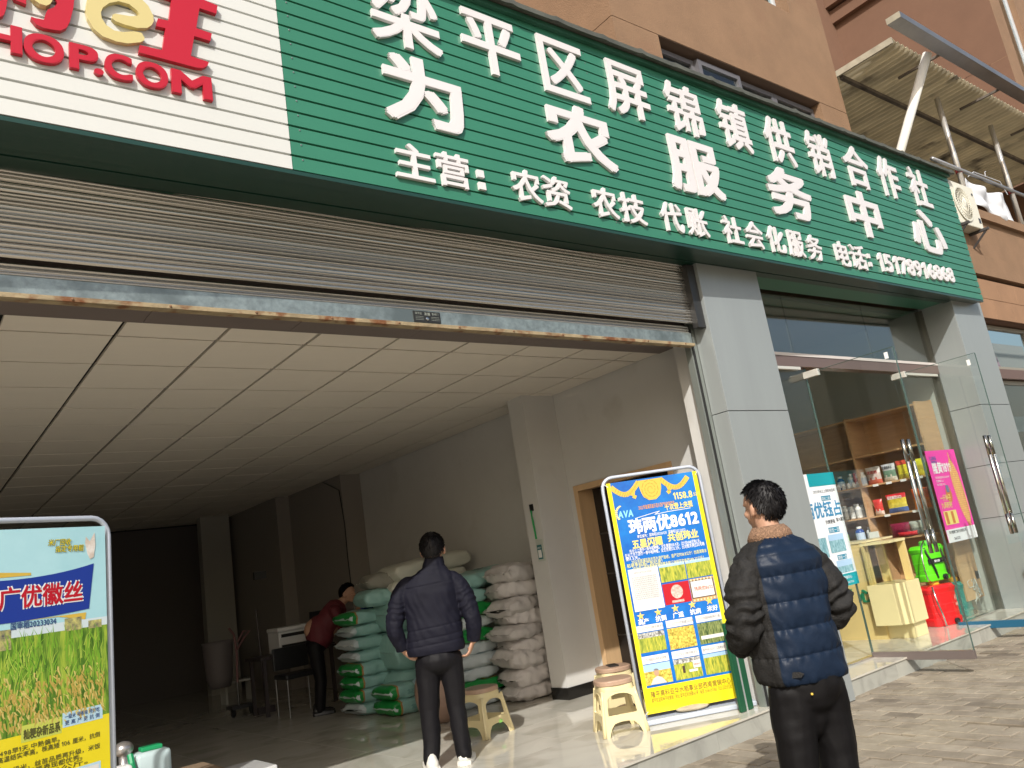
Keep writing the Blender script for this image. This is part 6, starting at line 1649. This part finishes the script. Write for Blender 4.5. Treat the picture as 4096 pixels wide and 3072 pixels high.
# --- man in navy jacket (centre)
az1 = math.degrees(atan2(3.25, 5.3))
m1 = empty('person', (3.25, 5.3, .14), label='person in navy jacket and black trousers facing into the shop, hands at hips', cat='person')
rot, XF = frame((3.25, 5.3, 0), az1)
hrot, _ = frame((0, 0, 0), az1+14)
hrot = hrot @ Matrix.Rotation(R(-4), 3, 'X')
hw = XF(Vector((.060, .02, 1.652)))
body = []
body += xfparts([('e', (0, 0, 1.26), (.16, .095, .24)), ('e', (0, 0, .98), (.145, .095, .16)), ('e', (-.07, 0, 1.38), (.06, .05, .04)), ('e', (.08, 0, 1.38), (.06, .05, .04)), caps((.02, -.01, 1.40), (.055, .01, 1.61), .056, .056, 5)], XF, rot)
body += xfparts(legs((-.085, 0, .90), (-.10, .02, .54), (-.135, -.02, .22), .08, .055, .04)+legs((.085, 0, .90), (.085, .02, .54), (.095, -.02, .22), .08, .055, .04), XF, rot)
body += xfparts([('e', (-.14, .05, .185), (.038, .09, .03)), ('e', (.10, .05, .185), (.038, .09, .03))], XF, rot)
LA = [(-.08, 0, 1.43), (-.17, -.002, 1.412), (-.235, -.015, 1.32), (-.275, -.04, 1.19), (-.283, -.045, 1.11), (-.245, .0, .975)]
RA = [(.09, 0, 1.43), (.175, -.002, 1.412), (.232, -.015, 1.32), (.265, -.04, 1.19), (.285, -.055, 1.09), (.268, -.02, .96)]
body += xfparts([caps(LA[1], LA[3], .038, .036), caps(LA[3], LA[5], .035, .027), caps(RA[1], RA[3], .038, .036), caps(RA[3], RA[5], .035, .027)], XF, rot)
for q in hand((-.242, .0, .965), (.45, .15, -.55), (.5, .3, .5), -1, .75, .95): body += xfparts([q], XF, rot)
for q in hand((.262, -.02, .955), (-.35, .0, -.75), (-.6, .2, .4), 1, .75, .95): body += xfparts([q], XF, rot)
body += head_parts(hw, hrot, 1.0)
bo = blob(body, .0062, 5, 'body', SKIN, None); bo.data.transform(Matrix.Translation(-Vector(m1.location))); bo.parent = m1
hair_obj(hw, hrot, m1, 1.04, 11, spiky=.008, vol=1.03)
NAV = mat('navy_cloth', (.0062, .0062, .013), .7, sheen=.3, var=.12, scale=6, bump=.15, bscale=35)
tab = [(.915, -.005, 0, .205, .130), (.95, -.005, 0, .212, .136), (1.05, 0, 0, .205, .130), (1.2, 0, 0, .202, .125), (1.33, .0, -.004, .206, .120), (1.40, .003, -.004, .202, .110), (1.44, .008, -.003, .184, .098), (1.47, .018, -.002, .156, .088), (1.50, .034, .0, .116, .080), (1.53, .046, .006, .084, .076), (1.59, .056, .010, .074, .074)]
def wk1(an, z, c, s2):
    if s2 > .2: return 0
    d = 0
    for zs_ in (1.10, 1.03, .985, 1.40):
        d -= .006*math.exp(-((z-zs_-.012*c)/.005)**2)
    # diagonal drag folds across the back
    if .98 < z < 1.38: d += .0045*sin((z*1.0+c*.55)*44+2*nz((c*2, z*6, 0), 1))*max(0, -s2)*min(1, (z-.98)*8)*min(1, (1.38-z)*8)*(.4+.6*abs(nz((c*3, z*5, 4), 1)))
    return d
ja = torso('jacket', tab, None, XF, [NAV], None, (), 0, seed=8, wr=.8, nu=140, nv=190, extra=wk1, e=.8)
jb = sleeve('sleeve', LA, [(0, .045), (.2, .064), (.4, .068), (.6, .066), (.8, .058), (1, .046)], NAV, None, XF, wr=.9, seed=4, nu=44, nv=130)
jc = sleeve('sleeve', RA, [(0, .045), (.2, .064), (.4, .070), (.6, .068), (.8, .060), (1, .048)], NAV, None, XF, wr=.9, seed=14, nu=44, nv=130)
jm = fuse([ja, jb, jc], .0055, 3, 'jacket', NAV, m1)
TR1 = mat('trouser_dark', (.006, .0055, .007), .6, sheen=.2, bump=.1, bscale=60)
tp_ = xfparts([('e', (-.005, 0, .93), (.165, .115, .10)), ('e', (0, -.015, .87), (.172, .125, .11)), caps((-.085, -.01, .86), (-.105, .01, .54), .094, .070, 8), caps((-.105, .01, .54), (-.135, -.01, .21), .070, .060, 8),
               caps((.085, -.01, .86), (.085, .01, .54), .094, .070, 8), caps((.085, .01, .54), (.095, -.01, .21), .070, .060, 8)], XF, rot)
tr = blob(tp_, .008, 5, 'trousers', TR1, None, disp=wrk((3.25, 5.3, 0), 1.3, 7)); tr.data.transform(Matrix.Translation(-Vector(m1.location))); tr.parent = m1
SHW = mat('sneaker_white', (.62, .60, .55), .5, var=.2, scale=18, dirt=((.25, .25, .26), 22, .6))
SHS = mat('sneaker_sole', (.70, .68, .62), .5)
shoe(m1, XF, (-.14, -.0, .141), R(8), SHW, SHS); shoe(m1, XF, (.10, .02, .141), R(-12), SHW, SHS)

# --- woman bending behind the left pile
wm_ = empty('person', (4.25, 9.35, .14), label='person in a red jacket bending over the left pile of sacks', cat='person')
azw = math.degrees(atan2(4.0, 9.5))
rot, XFw = frame((3.99, 9.45, 0), azw+90)   # facing screen right
XF = lambda p: XFw(p)
hrot, _ = frame((0, 0, 0), azw+130); hw = XF(Vector((.0, .575, 1.44)))
REDJ = mat('red_cloth', (.10, .009, .015), .7, var=.2, scale=8)
body = []
body += xfparts([('e', (0, .22, 1.08), (.14, .20, .16)), caps((0, .42, 1.30), (0, .53, 1.38), .055, .05, 4), caps((0, .15, .95), (0, .40, 1.28), .12, .12, 6)], XF, rot)
body += xfparts(legs((-.08, .13, .88), (-.09, .17, .52), (-.09, .12, .2), .08, .055, .04)+legs((.08, .13, .88), (.09, .15, .52), (.09, .10, .2), .08, .055, .04), XF, rot)
body += xfparts([caps((-.17, .38, 1.27), (-.20, .45, 1.0), .045, .04), caps((-.20, .45, 1.0), (-.16, .62, .92), .036, .027), caps((.17, .38, 1.27), (.20, .48, 1.02), .045, .04), caps((.20, .48, 1.02), (.16, .66, 1.24), .036, .027)], XF, rot)
for q in hand((.16, .66, 1.25), (0, .8, .2), (0, -.2, -1), 1, .5): body += xfparts([q], XF, rot)
for q in hand((-.16, .62, .92), (0, .8, -.2), (0, -.2, -1), -1, .5): body += xfparts([q], XF, rot)
body += head_parts(hw, hrot, .92)
bo = blob(body, .0085, 3, 'body', SKIN, None); bo.data.transform(Matrix.Translation(-Vector(wm_.location))); bo.parent = wm_
hair_obj(hw, hrot, wm_, .97, 21, vol=1.05)
jk = xfparts([('e', (0, .21, 1.05), (.165, .17, .20)), ('e', (0, .20, 1.00), (.17, .15, .16)), caps((0, .18, 1.0), (0, .40, 1.27), .155, .135, 6), ('e', (-.14, .40, 1.28), (.07, .07, .06)), ('e', (.14, .40, 1.28), (.07, .07, .06)),
              caps((-.17, .38, 1.27), (-.20, .45, 1.0), .062, .055), caps((-.20, .45, 1.0), (-.17, .58, .935), .05, .042), caps((.17, .38, 1.27), (.20, .48, 1.02), .062, .055), caps((.20, .48, 1.02), (.17, .62, 1.20), .05, .042)], XF, rot)
j_ = blob(jk, .011, 4, 'jacket', REDJ, None, disp=wrk((4.1, 9.4, 0), 1.3, 3)); j_.data.transform(Matrix.Translation(-Vector(wm_.location))); j_.parent = wm_
tt_ = xfparts([('e', (0, .15, .92), (.155, .13, .12)), caps((-.085, .13, .88), (-.09, .16, .52), .095, .07), caps((-.09, .16, .52), (-.09, .12, .20), .07, .06), caps((.085, .13, .88), (.09, .16, .52), .095, .07), caps((.09, .16, .52), (.09, .12, .20), .07, .06)], XF, rot)
t_ = blob(tt_, .011, 4, 'trousers', TRB, None); t_.data.transform(Matrix.Translation(-Vector(wm_.location))); t_.parent = wm_
for x in (-.09, .09): shoe(wm_, XF, (x, .12, .141), 0, BLACK, BLACK, .24)

# ------------------------------------------------------------------ printed lettering made of many strokes counts as one sheet of print
for o in list(bpy.data.objects):
    if o.type != 'MESH' or not o.name.startswith('print'): continue
    me = o.data; n = len(me.vertices)
    par = list(range(n))
    def find(a):
        while par[a] != a: par[a] = par[par[a]]; a = par[a]
        return a
    for e in me.edges:
        a, b_ = find(e.vertices[0]), find(e.vertices[1])
        if a != b_: par[a] = b_
    comp = {}
    for i in range(n): comp.setdefault(find(i), []).append(i)
    if len(comp) == 1: continue
    if len(comp) > 8 or len(me.polygons) > 40: o['kind'] = 'stuff'; continue
    fs = {}
    for p in me.polygons: fs.setdefault(find(p.vertices[0]), []).append(tuple(p.vertices))
    mats_ = list(me.materials); pa = o.parent; loc = o.location.copy()
    for k, vs in comp.items():
        mp_ = {v: i for i, v in enumerate(vs)}
        m2_ = bpy.data.meshes.new('print'); m2_.from_pydata([tuple(me.vertices[v].co) for v in vs], [], [tuple(mp_[v] for v in f) for f in fs.get(k, [])])
        for q in mats_: m2_.materials.append(q)
        oo = bpy.data.objects.new('print', m2_); COL.objects.link(oo); oo.parent = pa; oo.location = loc
    bpy.data.objects.remove(o)
